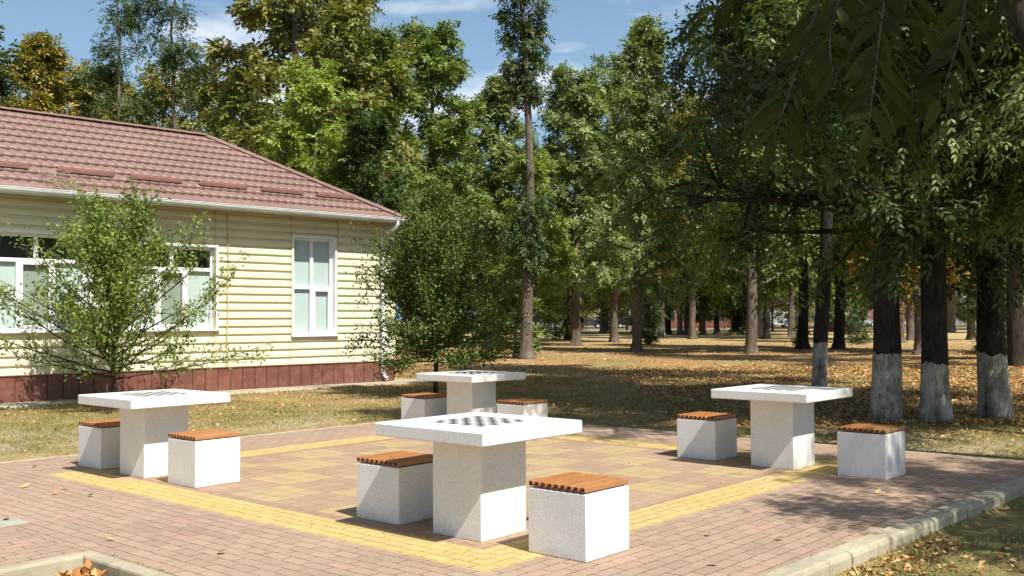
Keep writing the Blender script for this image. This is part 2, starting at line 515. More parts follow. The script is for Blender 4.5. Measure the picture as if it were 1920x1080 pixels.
def kerb_b(a): return -2.00 - 0.036 * np.clip(a, -8, 30)   # inner line of the right-hand kerb
def ground_z(x, y):
    a, b = to_local(x, y)
    z = -0.025 + 0.012 * np.sin(x * 0.9 + 1) * np.cos(y * 0.7) + 0.04 * np.sin(x * 0.13 + 2) * np.sin(y * 0.11) * np.clip((y - 16) / 10, 0, 1)
    right = np.clip((kerb_b(a) - 0.10 - b) / 0.1, 0, 1)
    z = z - right * (0.085 - 0.045 * np.clip(a - 1, 0, 6) / 6)
    pit = (np.clip((-2.0 - a) / 0.08, 0, 1) * np.clip((1.44 - b) / 0.08, 0, 1)) * (1 - right)
    z = z - pit * 0.095
    slab = np.clip((a + 2.0 - 0.0) / 0.06 + (np.clip((b - 1.44) / 0.05, 0, 40)), 0, 1) * np.clip((5.92 - a) / 0.05, 0, 1) * np.clip((b - kerb_b(a) + 0.08) / 0.05, 0, 1) * np.clip((6.0 - b) / 0.05, 0, 1)
    return z - slab * 0.16

def axis(segs):
    out = []
    for a, b, st in segs:
        out += list(np.arange(a, b, st))
    return np.array(out)
ga = axis([(-600, -100, 100), (-100, -30, 10), (-30, -8, 1.0), (-8, 14, 0.06), (14, 40, 0.5), (40, 120, 4), (120, 900, 60)])
gb = axis([(-600, -60, 60), (-60, -12, 2.0), (-12, -6, 0.5), (-6, 8, 0.06), (8, 40, 0.5), (40, 120, 4), (120, 901, 60)])
A, B = np.meshgrid(ga, gb, indexing='ij')
GX = OX + A * E1[0] + B * E2[0]; GY = OY + A * E1[1] + B * E2[1]
GZ = ground_z(GX, GY)
na, nb = len(ga), len(gb)
ii, jj = np.meshgrid(np.arange(na - 1), np.arange(nb - 1), indexing='ij')
q = (ii * nb + jj).ravel()
GF = np.stack([q, q + nb, q + nb + 1, q + 1], 1)
obj('ground', mesh_np('ground', np.stack([GX, GY, GZ], -1).reshape(-1, 3), GF, [MT['lawn']], True), kind='structure')

# paving sheet (an L: terrace plus the path leading off to the left), in the terrace's own frame
pv = MB()
TOPZ = 0.0
def prism(mb, poly, z0, z1):
    n = len(poly)
    mb.add([(x, y, z0) for x, y in poly] + [(x, y, z1) for x, y in poly],
           [tuple(range(n))[::-1], tuple(range(n, 2 * n))] + [(i, (i + 1) % n, n + (i + 1) % n, n + i) for i in range(n)])
prism(pv, [(-1.975, -1.96), (-1.975, 1.475), (-14, 1.475), (-14, 5.97), (5.87, 5.97), (5.87, float(kerb_b(5.87)) + 0.01)], -0.12, TOPZ)
obj('paving', pv.mesh('paving', [MT['paving']]), kind='structure', loc=(OX, OY, 0), rotz=YAW)

# kerbs
def kerb_run(mb, p0, p1, w, ztop, zbot, seglen, bev=0.02, jit=0.004, seed=0, sideout=1):
    """stones laid end to end from p0 to p1 (local coords); width w to the left (sideout=1) or right"""
    r = random.Random(seed)
    p0 = np.array(p0, float); p1 = np.array(p1, float); L = np.linalg.norm(p1 - p0); d = (p1 - p0) / L
    nrm = np.array([-d[1], d[0]]) * sideout
    n = max(1, round(L / seglen)); sl = L / n
    for i in range(n):
        a = p0 + d * (i * sl + 0.004); b = p0 + d * ((i + 1) * sl - 0.004)
        o = nrm * r.uniform(-jit, jit); dz = r.uniform(-jit, jit)
        prof = [(0, zbot), (0, ztop - bev * 0.5), (bev * 0.5, ztop), (w - bev * 1.3, ztop), (w - bev * .4, ztop - bev * .4), (w, ztop - bev * 1.4), (w, zbot)]
        V = []
        K = max(2, int(sl / 0.12))
        for k in range(K + 1):
            c = a + (b - a) * k / K
            for (x, z) in prof:
                wob = r.uniform(-1, 1) * 0.001
                V.append((*(c + nrm * (x + wob) + o), z + dz + wob))
        m = len(prof); F = []
        for k in range(K):
            for j in range(m - 1):
                F.append((k * m + j, k * m + j + 1, (k + 1) * m + j + 1, (k + 1) * m + j))
        F.append(tuple(range(m))[::-1]); F.append(tuple(range(K * m, (K + 1) * m)))
        mb.add(V, F)
k1 = MB()
a0 = 5.9
for i, (s, e) in enumerate([(-1.98, a0)]):
    kerb_run(k1, (s, float(kerb_b(s))), (e, float(kerb_b(e))), 0.15, 0.022, -0.25, 1.0, 0.022, 0.004, 3, -1)
kerb_run(k1, (a0, float(kerb_b(a0))), (16, float(kerb_b(16))), 0.15, 0.012, -0.25, 1.0, 0.022, 0.004, 5, -1)
kerb_run(k1, (-1.98, float(kerb_b(-1.98))), (-9, -1.7), 0.15, 0.022, -0.25, 1.0, 0.022, 0.004, 9, 1)
tag(obj('kerb', k1.mesh('kerb', [MT['concrete']]), loc=(OX, OY, 0), rotz=YAW), kind='structure')
k2 = MB()
kerb_run(k2, (-1.975, -1.97), (-1.975, 1.475), 0.095, 0.012, -0.25, 1.15, 0.012, 0.003, 11, 1)
kerb_run(k2, (-2.07, 1.475), (-14, 1.475), 0.095, 0.012, -0.25, 1.0, 0.012, 0.003, 12, 1)
tag(obj('kerb', k2.mesh('kerb', [MT['concrete']]), loc=(OX, OY, 0), rotz=YAW), kind='structure')
k3 = MB()
kerb_run(k3, (5.94, 5.97), (-14, 5.97), 0.06, 0.006, -0.2, 1.0, 0.01, 0.003, 14, -1)
kerb_run(k3, (5.875, float(kerb_b(5.87))), (5.875, 5.97), 0.06, 0.006, -0.2, 1.0, 0.01, 0.003, 15, -1)
tag(obj('kerb', k3.mesh('kerb', [MT['concrete']]), loc=(OX, OY, 0), rotz=YAW), kind='structure')
cv = MB(); cv.box(-0.14, 0.14, -0.14, 0.14, -0.02, 0.006, bev=0.004); cv.box(-0.11, 0.11, -0.11, 0.11, 0.006, 0.010, bev=0.003)
cvo = cv.build('utility_cover', simple('cover_green', (0.34, 0.35, 0.29), 0.7, 0.3))
tag(cvo, 'flat grey green utility cover set in the paving at the left edge', 'cover'); cvo.location = W(-1.98, 2.84, 0.002); cvo.rotation_euler = (0, 0, YAW)

# ------------------------------------------------------------------ chess tables and stools
def make_table():
    t = thing('chess_table', 'x', 'table')
    b = MB(); b.box(-0.225, 0.225, -0.225, 0.225, 0.0, 0.6615, bev=0.005); b.build('pedestal', MT['terrazzo'], t)
    b = MB(); b.box(-0.5, 0.5, -0.5, 0.5, 0.662, 0.75, bev=0.008); b.build('tabletop', MT['terrazzo'], t)
    b = MB(); s = 0.5 / 8
    for i in range(8):
        for j in range(8):
            x = -0.25 + i * s; y = -0.25 + j * s
            b.box(x + 0.0006, x + s - 0.0006, y + 0.0006, y + s - 0.0006, 0.748, 0.7512, (i + j) % 2)
    b.build('chessboard', [MT['tile_dark'], MT['tile_light']], t)
    return t
def make_stool():
    t = thing('chess_stool', 'x', 'stool')
    b = MB(); b.box(-0.225, 0.225, -0.225, 0.225, 0, 0.400, bev=0.006); b.build('base', MT['terrazzo'], t)
    b = MB(); r = random.Random(4)
    for x in (-0.15, 0.13): b.box(x, x + 0.035, -0.20, 0.20, 0.4005, 0.4085)
    n = 9; p = 0.452 / n
    for i in range(n):
        y = -0.226 + i * p
        dz = r.uniform(0, 0.0015)
        b.box(-0.226, 0.226, y + 0.006, y + p - 0.006, 0.409 + dz, 0.442 + dz, bev=0.005)
    so_ = b.build('slatted_seat', [MT['wood'], MT['endgrain']], t)
    for p_ in so_.data.polygons:
        if abs(p_.normal.x) > 0.9: p_.material_index = 1
    return t
grp = [  # table, back-left stool, front-right stool (fitted positions), with words for each
    ((-0.226, 6.811, 0.852), (-0.827, 7.358, 0.868), (0.41, 6.261, 0.854),
     'largest white terrazzo chess table standing in the front on the yellow corner',
     'white cube stool with slatted seat left of the front table, half in its shade',
     'nearest white cube stool with orange slatted seat, right of the front table'),
    ((-3.386, 9.477, 0.856), (-4.012, 10.024, 0.860), (-2.749, 8.94, 0.857),
     'white chess table on the left in front of the young tree and the house',
     'leftmost white cube stool, half hidden behind the pedestal of the left table',
     'sunlit white cube stool on the right side of the left table'),
    ((2.637, 9.80, 0.838), (2.022, 10.437, 0.852), (3.284, 9.192, 0.838),
     'white chess table on the right in front of the whitewashed trees',
     'white cube stool left of the right table, its near face crossed by shadow',
     'rightmost white cube stool, dappled with leaf shade near the right kerb'),
    ((-0.529, 12.886, 0.845), (-1.168, 13.359, 0.856), (0.119, 12.374, 0.852),
     'farthest white chess table at the lawn edge in front of the dense round tree',
     'white cube stool left of the farthest table beside the lawn',
     'small looking white cube stool right of the farthest table, mostly behind the front table'),
]
tb = st = None
for (tp, s1, s2, lt, l1, l2) in grp:
    if tb is None:
        tb = make_table(); st = make_stool(); o = tb; oa = st; ob = copy_tree(st)
    else:
        o = copy_tree(tb); oa = copy_tree(st); ob = copy_tree(st)
    for q_, p_, l_, g_ in ((o, tp, lt, 'white terrazzo chess tables on the paved terrace'), (oa, s1, l1, 'white cube stools with slatted wooden seats'), (ob, s2, l2, 'white cube stools with slatted wooden seats')):
        q_.location = (p_[0], p_[1], 0.0005); q_.rotation_euler = (0, 0, p_[2]); q_['label'] = l_; q_['group'] = g_

# ------------------------------------------------------------------ the house on the left
TH = math.radians(43.5)
CX, CY = -2.80, 23.26
# frame: x = along the facade (0 at the near right corner, negative to the left), y = outward (towards us is -y), z up
house = thing('house', 'low cream sided house with a red brown metal tile roof on the left', 'house', (CX, CY, 0), TH)
LEN, DEP = 17.0, 6.7
def siding_mat():
    m = M('cream_siding', 0.45, 0.4)
    c = m.mix(m.rng(m.noise(1.2, 4), 0.3, 0.7), (0.67, 0.63, 0.45), (0.73, 0.69, 0.51))
    c = m.mix(m.math('MULTIPLY', m.rng(m.noise(14, 5, vec=m.mapping(scale=(1, 1, 0.2))), 0.55, 0.75), 0.2), c, (0.48, 0.42, 0.26))
    m.col(c); m.bump(m.noise(5, 3, vec=m.mapping(scale=(0.3, 1, 1))), 0.25, 0.006)
    return m.m
MT['siding'] = siding_mat()
MT['joint'] = simple('yellow_brown_trim', (0.50, 0.42, 0.17), 0.5)
MT['plinth'] = None
def plinth_mat():
    m = M('red_brown_metal_panel', 0.32, 0.5)
    c = m.mix(m.rng(m.noise(2.2, 4), 0.3, 0.7), (0.135, 0.052, 0.036), (0.20, 0.082, 0.058))
    c = m.mix(m.math('MULTIPLY', m.rng(m.noise(9, 5), 0.5, 0.75), 0.35), c, (0.34, 0.2, 0.15))
    m.col(c); m.bump(m.noise(5.5, 2, dist=1.5), 0.35, 0.02)
    return m.m
MT['plinth'] = plinth_mat()
def roof_mat():
    m = M('red_brown_roof_metal', 0.5, 0.4)
    c = m.mix(m.rng(m.noise(0.8, 5), 0.3, 0.7), (0.190, 0.112, 0.094), (0.232, 0.140, 0.119))
    c = m.mix(m.math('MULTIPLY', m.rng(m.noise(5, 6, 0.65), 0.5, 0.75), 0.35), c, (0.32, 0.22, 0.19))
    m.col(c)
    return m.m
MT['roof'] = roof_mat()
MT['guard'] = simple('snow_guard_metal', (0.175, 0.082, 0.062), 0.5)
MT['white'] = simple('white_plastic', (0.78, 0.79, 0.80), 0.35, 0.5, 0.06)
MT['gutter'] = simple('white_gutter_metal', (0.66, 0.68, 0.68), 0.3, 0.5, 0.12, 3)
MT['soffit'] = simple('soffit_board', (0.30, 0.26, 0.17), 0.6)
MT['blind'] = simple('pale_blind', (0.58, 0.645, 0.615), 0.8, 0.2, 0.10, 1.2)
MT['blind_dark'] = simple('darker_blind', (0.40, 0.44, 0.37), 0.8, 0.2, 0.1, 2)  # darker grey-green slat colour for the middle casement
MT['room'] = simple('room_dark', (0.035, 0.045, 0.042), 0.8)  # near-black colour that paints the unlit room
def glass_mat():
    m = M('window_glass', 0.02, 0.5)
    tr = nd(m.nt, 'ShaderNodeBsdfTransparent'); tr.inputs[0].default_value = (0.88, 0.925, 0.91, 1)
    gl = nd(m.nt, 'ShaderNodeBsdfGlossy'); gl.inputs['Roughness'].default_value = 0.02
    lw = nd(m.nt, 'ShaderNodeLayerWeight'); lw.inputs[0].default_value = 0.5
    fr = nd(m.nt, 'ShaderNodeMath', operation='MULTIPLY_ADD'); fr.inputs[1].default_value = 0.55; fr.inputs[2].default_value = 0.05
    pw_ = nd(m.nt, 'ShaderNodeMath', operation='POWER'); m.nt.links.new(lw.outputs['Facing'], pw_.inputs[0]); pw_.inputs[1].default_value = 3.0
    m.nt.links.new(pw_.outputs[0], fr.inputs[0])
    mx = nd(m.nt, 'ShaderNodeMixShader')
    for a_, b_ in ((fr.outputs[0], 0), (tr.outputs[0], 1), (gl.outputs[0], 2)): m.nt.links.new(a_, mx.inputs[b_])
    m.nt.links.new(mx.outputs[0], m.out.inputs['Surface'])
    return m.m
MT['glass'] = glass_mat()

LOG = 0.1665
def logprof(z):
    f = ((z - 0.48) / LOG) % 1.0
    if f < 0.06: return 0.002 + 0.050 * (f / 0.06)
    if f < 0.70: return 0.054 - 0.010 * abs((f - 0.30) / 0.40) ** 2
    if f < 0.80: return 0.044 - 0.036 * (f - 0.70) / 0.10
    return 0.008
WINS = [(-2.65, -1.58, 1.105, 3.235, 'tall'), (-6.20, -4.42, 1.26, 2.92, 'wide'), (-8.75, -6.95, 1.26, 3.02, 'wide'), (-12.2, -10.4, 1.26, 3.02, 'wide'), (-15.6, -13.8, 1.26, 3.02, 'wide')]
wall = MB()
def siding(s0, s1, z0, z1, face=0):
    # face 0: front (y=0, outward -y); others by transform
    zs = [z0]
    z = 0.48 + math.floor((z0 - 0.48) / LOG) * LOG
    while z < z1:
        for f in (0.001, 0.02, 0.06, 0.15, 0.3, 0.45, 0.6, 0.70, 0.75, 0.80, 0.999):
            zz = z + f * LOG
            if z0 + 1e-4 < zz < z1 - 1e-4: zs.append(zz)
        z += LOG
    zs.append(z1)
    V = []
    for s in (s0, s1):
        for z in zs: V.append(xf(face, s, -logprof(z), z))
    n = len(zs)
    wall.add(V, [(i, n + i, n + i + 1, i + 1) for i in range(n - 1)])
def xf(face, s, d, z):
    if face == 0: return (s, d, z)
    if face == 1: return (-d, DEP + 0 - (0 - s) if False else s, z)      # right end wall: runs along +y at x=0
    if face == 2: return (s, DEP - d, z)
    return (-LEN + d, s, z)
edges = sorted({-LEN, 0.0} | {w[0] for w in WINS} | {w[1] for w in WINS})
for a_, b_ in zip(edges[:-1], edges[1:]):
    wn_ = [w for w in WINS if w[0] <= a_ + 1e-6 and w[1] >= b_ - 1e-6]
    if wn_:
        w = wn_[0]; siding(a_, b_, 0.48, w[2]); siding(a_, b_, w[3], 3.75)
    else: siding(a_, b_, 0.48, 3.75)
siding(0, DEP, 0.48, 3.75, 1); siding(-LEN, 0, 0.48, 3.75, 2); siding(0, DEP, 0.48, 3.75, 3)
wall.add([(-LEN, 0, 3.75), (0, 0, 3.75), (0, DEP, 3.75), (-LEN, DEP, 3.75)], [(0, 1, 2, 3)])
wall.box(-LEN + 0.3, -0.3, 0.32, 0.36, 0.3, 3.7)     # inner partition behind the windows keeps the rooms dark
walln = obj('wall', wall.mesh('wall', [MT['siding']]), house)
tr = MB()
tr.box(-0.05, 0.06, -0.06, 0.05, 0.48, 3.68, bev=0.004)
tr.build('corner_trim', MT['siding'], house)
for s in (-4.46, -2.70, -1.53, -6.9, -8.8):
    tr = MB(); tr.box(s - 0.007, s + 0.007, -0.057, -0.012, 0.488, 3.65); tr.build('joint_strip', MT['joint'], house)
pp = MB(); zz = np.linspace(0.5, 3.66, 24)
pp.tube([(-4.19 + 0.006 * math.sin(z * 5), -0.068, z) for z in zz], [0.013] * 24, 6)
for z in np.arange(0.7, 3.6, 0.6): pp.box(-4.215, -4.165, -0.072, -0.03, z, z + 0.012)
pp.build('conduit', MT['joint'], house)

# plinth: metal panels
pl = MB(); pw = 0.272
for face, L in ((0, LEN), (1, DEP), (2, LEN), (3, DEP)):
    n = int(round(L / pw)); w = L / n
    for i in range(n):
        s0 = -L + i * w if face in (0, 2) else i * w
        pts = [(s0, 0.062), (s0 + 0.008, 0.074), (s0 + w - 0.014, 0.074), (s0 + w - 0.008, 0.05), (s0 + w, 0.05)]
        V = []
        for (s, d) in pts:
            V.append(xf(face, s, -d, 0.02)); V.append(xf(face, s, -d, 0.472))
        pl.add(V, [(2 * k, 2 * k + 2, 2 * k + 3, 2 * k + 1) for k in range(len(pts) - 1)])
pl.box(-LEN - 0.07, 0.09, -0.092, -0.0, 0.472, 0.486)
pl.box(0.0, 0.09, 0.002, DEP, 0.472, 0.486)
pl.box(-LEN - 0.02, 0.02, 0.0, DEP, 0.0, 0.47)
pl.build('plinth', MT['plinth'], house)

# windows
def window(w):
    s0, s1, z0, z1, kind = w
    rec = 0.13
    f = MB()
    # reveal lining and flat outer trim
    t = 0.035
    f.box(s0 - t, s0 + 0.012, -0.066, rec, z0 - 0.0, z1 + t, bev=0.003)
    f.box(s1 - 0.012, s1 + t, -0.066, rec, z0 - 0.0, z1 + t, bev=0.003)
    f.box(s0 + 0.012, s1 - 0.012, -0.066, rec, z1 - 0.012, z1 + t, bev=0.003)
    wo = f.build('window', MT['white'], house)
    b = MB(); b.box(s0 - t - 0.02, s1 + t + 0.02, -0.12, rec - 0.002, z0 - 0.03, z0 - 0.001, bev=0.004)
    b.build('sill', MT['white'], wo)
    g = MB(); y0, y1 = rec - 0.06, rec
    x0, x1 = s0 + 0.012, s1 - 0.012; zb, zt = z0 + 0.0, z1 - 0.012
    fw = 0.06
    g.box(x0, x0 + fw, y0, y1, zb, zt, bev=0.006); g.box(x1 - fw, x1, y0, y1, zb, zt, bev=0.006)
    g.box(x0 + fw, x1 - fw, y0, y1, zb, zb + fw, bev=0.006); g.box(x0 + fw, x1 - fw, y0, y1, zt - fw, zt, bev=0.006)
    panes = []
    if kind == 'tall':
        xm = x0 + (x1 - x0) * 0.50; zm = z0 + (z1 - z0) * 0.485
        g.box(xm - 0.04, xm + 0.04, y0, y1, zb + fw, zt - fw, bev=0.006)
        g.box(x0 + fw, xm - 0.04, y0, y1, zm - 0.035, zm + 0.035, bev=0.006)
        g.box(xm + 0.04, x1 - fw, y0, y1, zm - 0.035, zm + 0.035, bev=0.006)
        c0, c1, d0, d1 = xm + 0.04, x1 - fw, zb + fw, zm - 0.035
        for bx in ((c0, c0 + 0.045, d0, d1), (c1 - 0.045, c1, d0, d1), (c0 + 0.045, c1 - 0.045, d0, d0 + 0.045), (c0 + 0.045, c1 - 0.045, d1 - 0.045, d1)):
            g.box(bx[0], bx[1], y0 - 0.018, y1 - 0.01, bx[2], bx[3], bev=0.006)
        panes = [(x0 + fw, xm - 0.04, zb + fw, zm - 0.035, 0), (xm + 0.04, x1 - fw, zb + fw, zm - 0.035, 0),
                 (x0 + fw, xm - 0.04, zm + 0.035, zt - fw, 0), (xm + 0.04, x1 - fw, zm + 0.035, zt - fw, 0)]
    else:
        zm = z0 + (z1 - z0) * 0.72; xm = (x0 + x1) / 2; q0, q1 = xm - 0.30, xm + 0.30
        g.box(x0 + fw, x1 - fw, y0, y1, zm - 0.035, zm + 0.035, bev=0.006)
        g.box(xm - 0.035, xm + 0.035, y0, y1, zm + 0.035, zt - fw, bev=0.006)
        for qx in (q0, q1): g.box(qx - 0.035, qx + 0.035, y0, y1, zb + fw, zm - 0.035, bev=0.006)
        c0, c1, d0, d1 = q0 + 0.035, q1 - 0.035, zb + fw, zm - 0.035
        for bx in ((c0, c0 + 0.045, d0, d1), (c1 - 0.045, c1, d0, d1), (c0 + 0.045, c1 - 0.045, d0, d0 + 0.045), (c0 + 0.045, c1 - 0.045, d1 - 0.045, d1)):
            g.box(bx[0], bx[1], y0 - 0.018, y1 - 0.01, bx[2], bx[3], bev=0.006)
        panes = [(x0 + fw, q0 - 0.035, zb + fw, zm - 0.035, 0), (q0 + 0.035, q1 - 0.035, zb + fw, zm - 0.035, 1), (q1 + 0.035, x1 - fw, zb + fw, zm - 0.035, 0),
                 (x0 + fw, xm - 0.035, zm + 0.035, zt - fw, 2), (xm + 0.035, x1 - fw, zm + 0.035, zt - fw, 2)]
    g.build('frame', MT['white'], wo)
    for (a, b_, c, d, k) in panes:
        gl = MB(); gl.add([(a, y1 - 0.03, c), (b_, y1 - 0.03, c), (b_, y1 - 0.03, d), (a, y1 - 0.03, d)], [(0, 1, 2, 3)])
        gl.build('pane', MT['glass'], wo, recalc=False)
        B_ = MB()
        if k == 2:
            B_.box(a - 0.02, b_ + 0.02, y1 + 0.14, y1 + 0.145, c - 0.02, d + 0.02)  # upper panes: dark sheet standing in for the unlit interior
        elif k == 1:
            z = c - 0.02
            while z < d: B_.add([(a - .01, y1 + 0.012, z), (b_ + .01, y1 + 0.012, z), (b_ + .01, y1 + 0.022, z + 0.021), (a - .01, y1 + 0.022, z + 0.021)], [(0, 1, 2, 3)]); z += 0.02
        else:
            n = 7; x = a - 0.01; wv = (b_ - a + 0.02) / n
            for i in range(n):
                B_.add([(x, y1 + 0.01, c - .02), (x + wv, y1 + 0.013, c - .02), (x + wv, y1 + 0.013, d + .02), (x, y1 + 0.01, d + .02)], [(0, 1, 2, 3)]); x += wv
        B_.build(('blind', 'blind', 'dark_room_sheet')[k], MT[('blind', 'blind_dark', 'room')[k]], wo, recalc=False)
for w in WINS: window(w)

# roof: metal tile on four slopes
OV, OE = 0.50, 0.10
EZ, RZ = 3.74, 5.73
HALF = DEP / 2 + OV * 0.0
ins = 3.33 + 0.02
slope = (RZ - EZ) / ins
x_l, x_r = -LEN - 0.4, OE
y_f, y_b = -OV, -OV + 2 * ins
def roof_face(orig, u, v, width, hipl, hipr):
    """orig eave start; u along the eave; v inward; rows of tile with wave and step"""
    RM_ = MB.__new__(MB); V = []; F = []
    ST = 0.35 * math.cos(math.atan(slope))
    nrow = int(math.ceil(ins / ST)); wl_ = 0.19; sub = 8
    xs = np.arange(0, width + 1e-6, wl_ / sub); xs = np.append(xs, width)
    for r in range(nrow):
        t0, t1 = r * ST, min((r + 1) * ST + 0.045, ins)
        for half, (t, st_) in enumerate(((t0 + 0.03, -0.008), (t0, 0.019), (t0 + (t1 - t0) * 0.5, 0.0095), (t1, 0.0))):
            tt = t
            lo = tt if hipl else 0; hi = width - tt if hipr else width
            xx = np.clip(xs, lo, hi)
            wv = 0.5 + 0.5 * np.cos(2 * np.pi * xs / wl_)
            zo = st_ + 0.007 * wv
            # the lip of every course is scalloped a little
            tt2 = tt - (0.075 * wv if half == 1 and r > 0 else 0)
            P = np.array(orig)[None, :] + xx[:, None] * np.array(u) + (tt2 * np.ones_like(xx))[:, None] * np.array(v)
            P[:, 2] = EZ + tt2 * slope + zo
            V.append(P)
    n = len(xs); V = np.concatenate(V)
    for r in range(nrow):
        for h in range(3):
            b0 = (r * 4 + h) * n
            a = np.arange(b0, b0 + n - 1)
            F.append(np.stack([a, a + 1, a + n + 1, a + n], 1))
    F = np.concatenate(F)
    p0, p1, p2, p3 = V[F[:, 0]], V[F[:, 1]], V[F[:, 2]], V[F[:, 3]]
    ar = np.linalg.norm(np.cross(p2 - p0, p3 - p1), axis=1)
    return V, F[ar > 1e-6]
Vs = []; Fs = []; off = 0
for o_, u_, v_, w_ in (((x_l, y_f, 0), (1, 0, 0), (0, 1, 0), x_r - x_l), ((x_r, y_f, 0), (0, 1, 0), (-1, 0, 0), y_b - y_f),
                       ((x_r, y_b, 0), (-1, 0, 0), (0, -1, 0), x_r - x_l), ((x_l, y_b, 0), (0, -1, 0), (1, 0, 0), y_b - y_f)):
    V_, F_ = roof_face(o_, u_, v_, w_, True, True)
    Vs.append(V_); Fs.append(F_ + off); off += len(V_)
roof = obj('roof', mesh_np('roof', np.concatenate(Vs), np.concatenate(Fs), [MT['roof']], True), house)
# ridge and hip caps
rc = MB()
def cap_run(p0, p1):
    p0 = np.array(p0, float); p1 = np.array(p1, float); L = np.linalg.norm(p1 - p0); n = int(L / 0.33) + 1
    d = (p1 - p0) / L; side = np.cross(d, (0, 0, 1)); side /= np.linalg.norm(side); up = np.cross(side, d)
    for i in range(n):
        a = p0 + d * L * i / n; b = p0 + d * (L * (i + 1) / n + 0.02)
        for q_, lift in ((0, 0.004), (1, 0.0)): pass
        prof = [(-0.15, -0.055), (-0.075, -0.008), (0, 0.012), (0.075, -0.008), (0.15, -0.055)]
        V = [a + side * x + up * (y + 0.045) for x, y in prof] + [b + side * x * 0.97 + up * (y + 0.038) for x, y in prof]
        V += [a + side * x * 0.97 + up * (y + 0.020) for x, y in prof]
        rc.add(V, [(k, k + 1, 6 + k, 5 + k) for k in range(4)] + [(k, k + 1, 11 + k, 10 + k) for k in range(4)])
rl, rr = (x_l + ins, y_f + ins, RZ), (x_r - ins, y_f + ins, RZ)
cap_run(rl, rr); cap_run((x_r, y_f, EZ), rr); cap_run((x_r, y_b, EZ), rr); cap_run((x_l, y_f, EZ), rl); cap_run((x_l, y_b, EZ), rl)
rc.build('ridge_cap', MT['roof'], roof)
# snow guards
for (s0, s1) in ((-10.9, -9.6), (-9.35, -7.95), (-7.45, -6.42), (-6.1, -5.05), (-4.68, -3.63), (-3.27, -2.26), (-1.9, -0.91)):
    g = MB(); t = 0.66; 
    def rp(s, tt, h): return (s, y_f + tt, EZ + tt * slope + h)
    V = [rp(s, t, 0.02) for s in (s0, s1)] + [rp(s, t - 0.005, 0.105) for s in (s0, s1)] + [rp(s, t + 0.05, 0.125) for s in (s0, s1)] + [rp(s, t + 0.12, 0.05) for s in (s0, s1)]
    g.add(V, [(2, 3, 5, 4), (4, 5, 7, 6)]); g.add([rp(s, t + dt, hh) for dt, hh in ((-0.012, 0.055), (-0.008, 0.108)) for s in (s0, s1)], [(0, 1, 3, 2)])
    for k in range(5):
        s = s0 + (s1 - s0) * (k + 0.5) / 5; g.add([rp(s, t, 0.0), rp(s, t, 0.1), rp(s, t + 0.08, 0.1), rp(s, t + 0.08, 0.0), rp(s + .02, t, 0.0), rp(s + .02, t, 0.1)], [(0, 1, 2, 3), (0, 4, 5, 1)])
    g.build('snow_guard', MT['guard'], roof)
# soffit and fascia
so = MB()
so.box(x_l + 0.02, x_r - 0.01, y_f + 0.02, y_b - 0.02, 3.655, 3.672)
so.build('soffit', MT['soffit'], house)
fa = MB(); fa.box(x_l, x_r, y_f - 0.001, y_f + 0.02, 3.63, 3.745); fa.box(x_r - 0.02, x_r, y_f + 0.02, y_b - 0.02, 3.63, 3.745); fa.box(x_l, x_r, y_b - 0.02, y_b, 3.63, 3.745); fa.box(x_l, x_l + 0.02, y_f + 0.02, y_b - 0.02, 3.63, 3.745)
fa.build('fascia', MT['gutter'], house)
gu = MB()
ang = np.linspace(math.pi * 1.0, math.pi * 2.0, 11); R_ = 0.065
gy = y_f - 0.075
V = []
for s in (x_l, x_r + 0.06):
    for rr_ in (R_, R_ - 0.006):
        for a in ang: V.append((s, gy + rr_ * math.cos(a), 3.735 + rr_ * 1.25 * math.sin(a)))
n = len(ang)
F = [(i, i + 1, 2 * n + i + 1, 2 * n + i) for i in range(n - 1)] + [(n + i, n + i + 1, 3 * n + i + 1, 3 * n + i) for i in range(n - 1)]
F += [(i, i + 1, n + i + 1, n + i) for i in range(n - 1)] + [(2 * n + i, 2 * n + i + 1, 3 * n + i + 1, 3 * n + i) for i in range(n - 1)]
gu.add(V, F)
gu.add([(x_r + 0.06, gy + R_ * math.cos(a), 3.735 + R_ * 1.25 * math.sin(a)) for a in ang], [tuple(range(n))])
gu.tube([(x_l, gy - R_, 3.737), (x_r + 0.06, gy - R_, 3.737)], [0.009, 0.009], 6)
for s in np.arange(x_l + 0.3, x_r, 0.6):
    gu.tube([(s, gy + 1.06 * R_ * math.cos(a), 3.735 + 1.08 * R_ * 1.25 * math.sin(a)) for a in ang], [0.006] * n, 4)
gu.build('gutter', MT['gutter'], house, smooth=False)
dp = MB(); sx = -0.33
dp.tube([(sx + 0.08, gy, 3.70), (sx + 0.08, gy, 3.60), (sx + 0.07, gy + 0.04, 3.53), (sx + 0.03, -0.14, 3.40), (sx, -0.10, 3.32), (sx, -0.10, 3.2)], [0.055, 0.048, 0.045, 0.045, 0.045, 0.045], 12)
dp.tube([(sx, -0.10, 3.22), (sx, -0.10, 0.30), (sx + .005, -0.105, 0.22), (sx + 0.02, -0.16, 0.14), (sx + 0.04, -0.24, 0.10)], [0.045] * 5, 12, cap=False)
for z in (3.0, 1.9, 0.9): dp.tube([(sx, -0.10, z), (sx, -0.10, z + 0.03)], [0.052, 0.052], 12); dp.box(sx - .008, sx + .008, -0.06, 0.0, z, z + 0.03)
dp.build('downpipe', MT['white'], house, smooth=True)
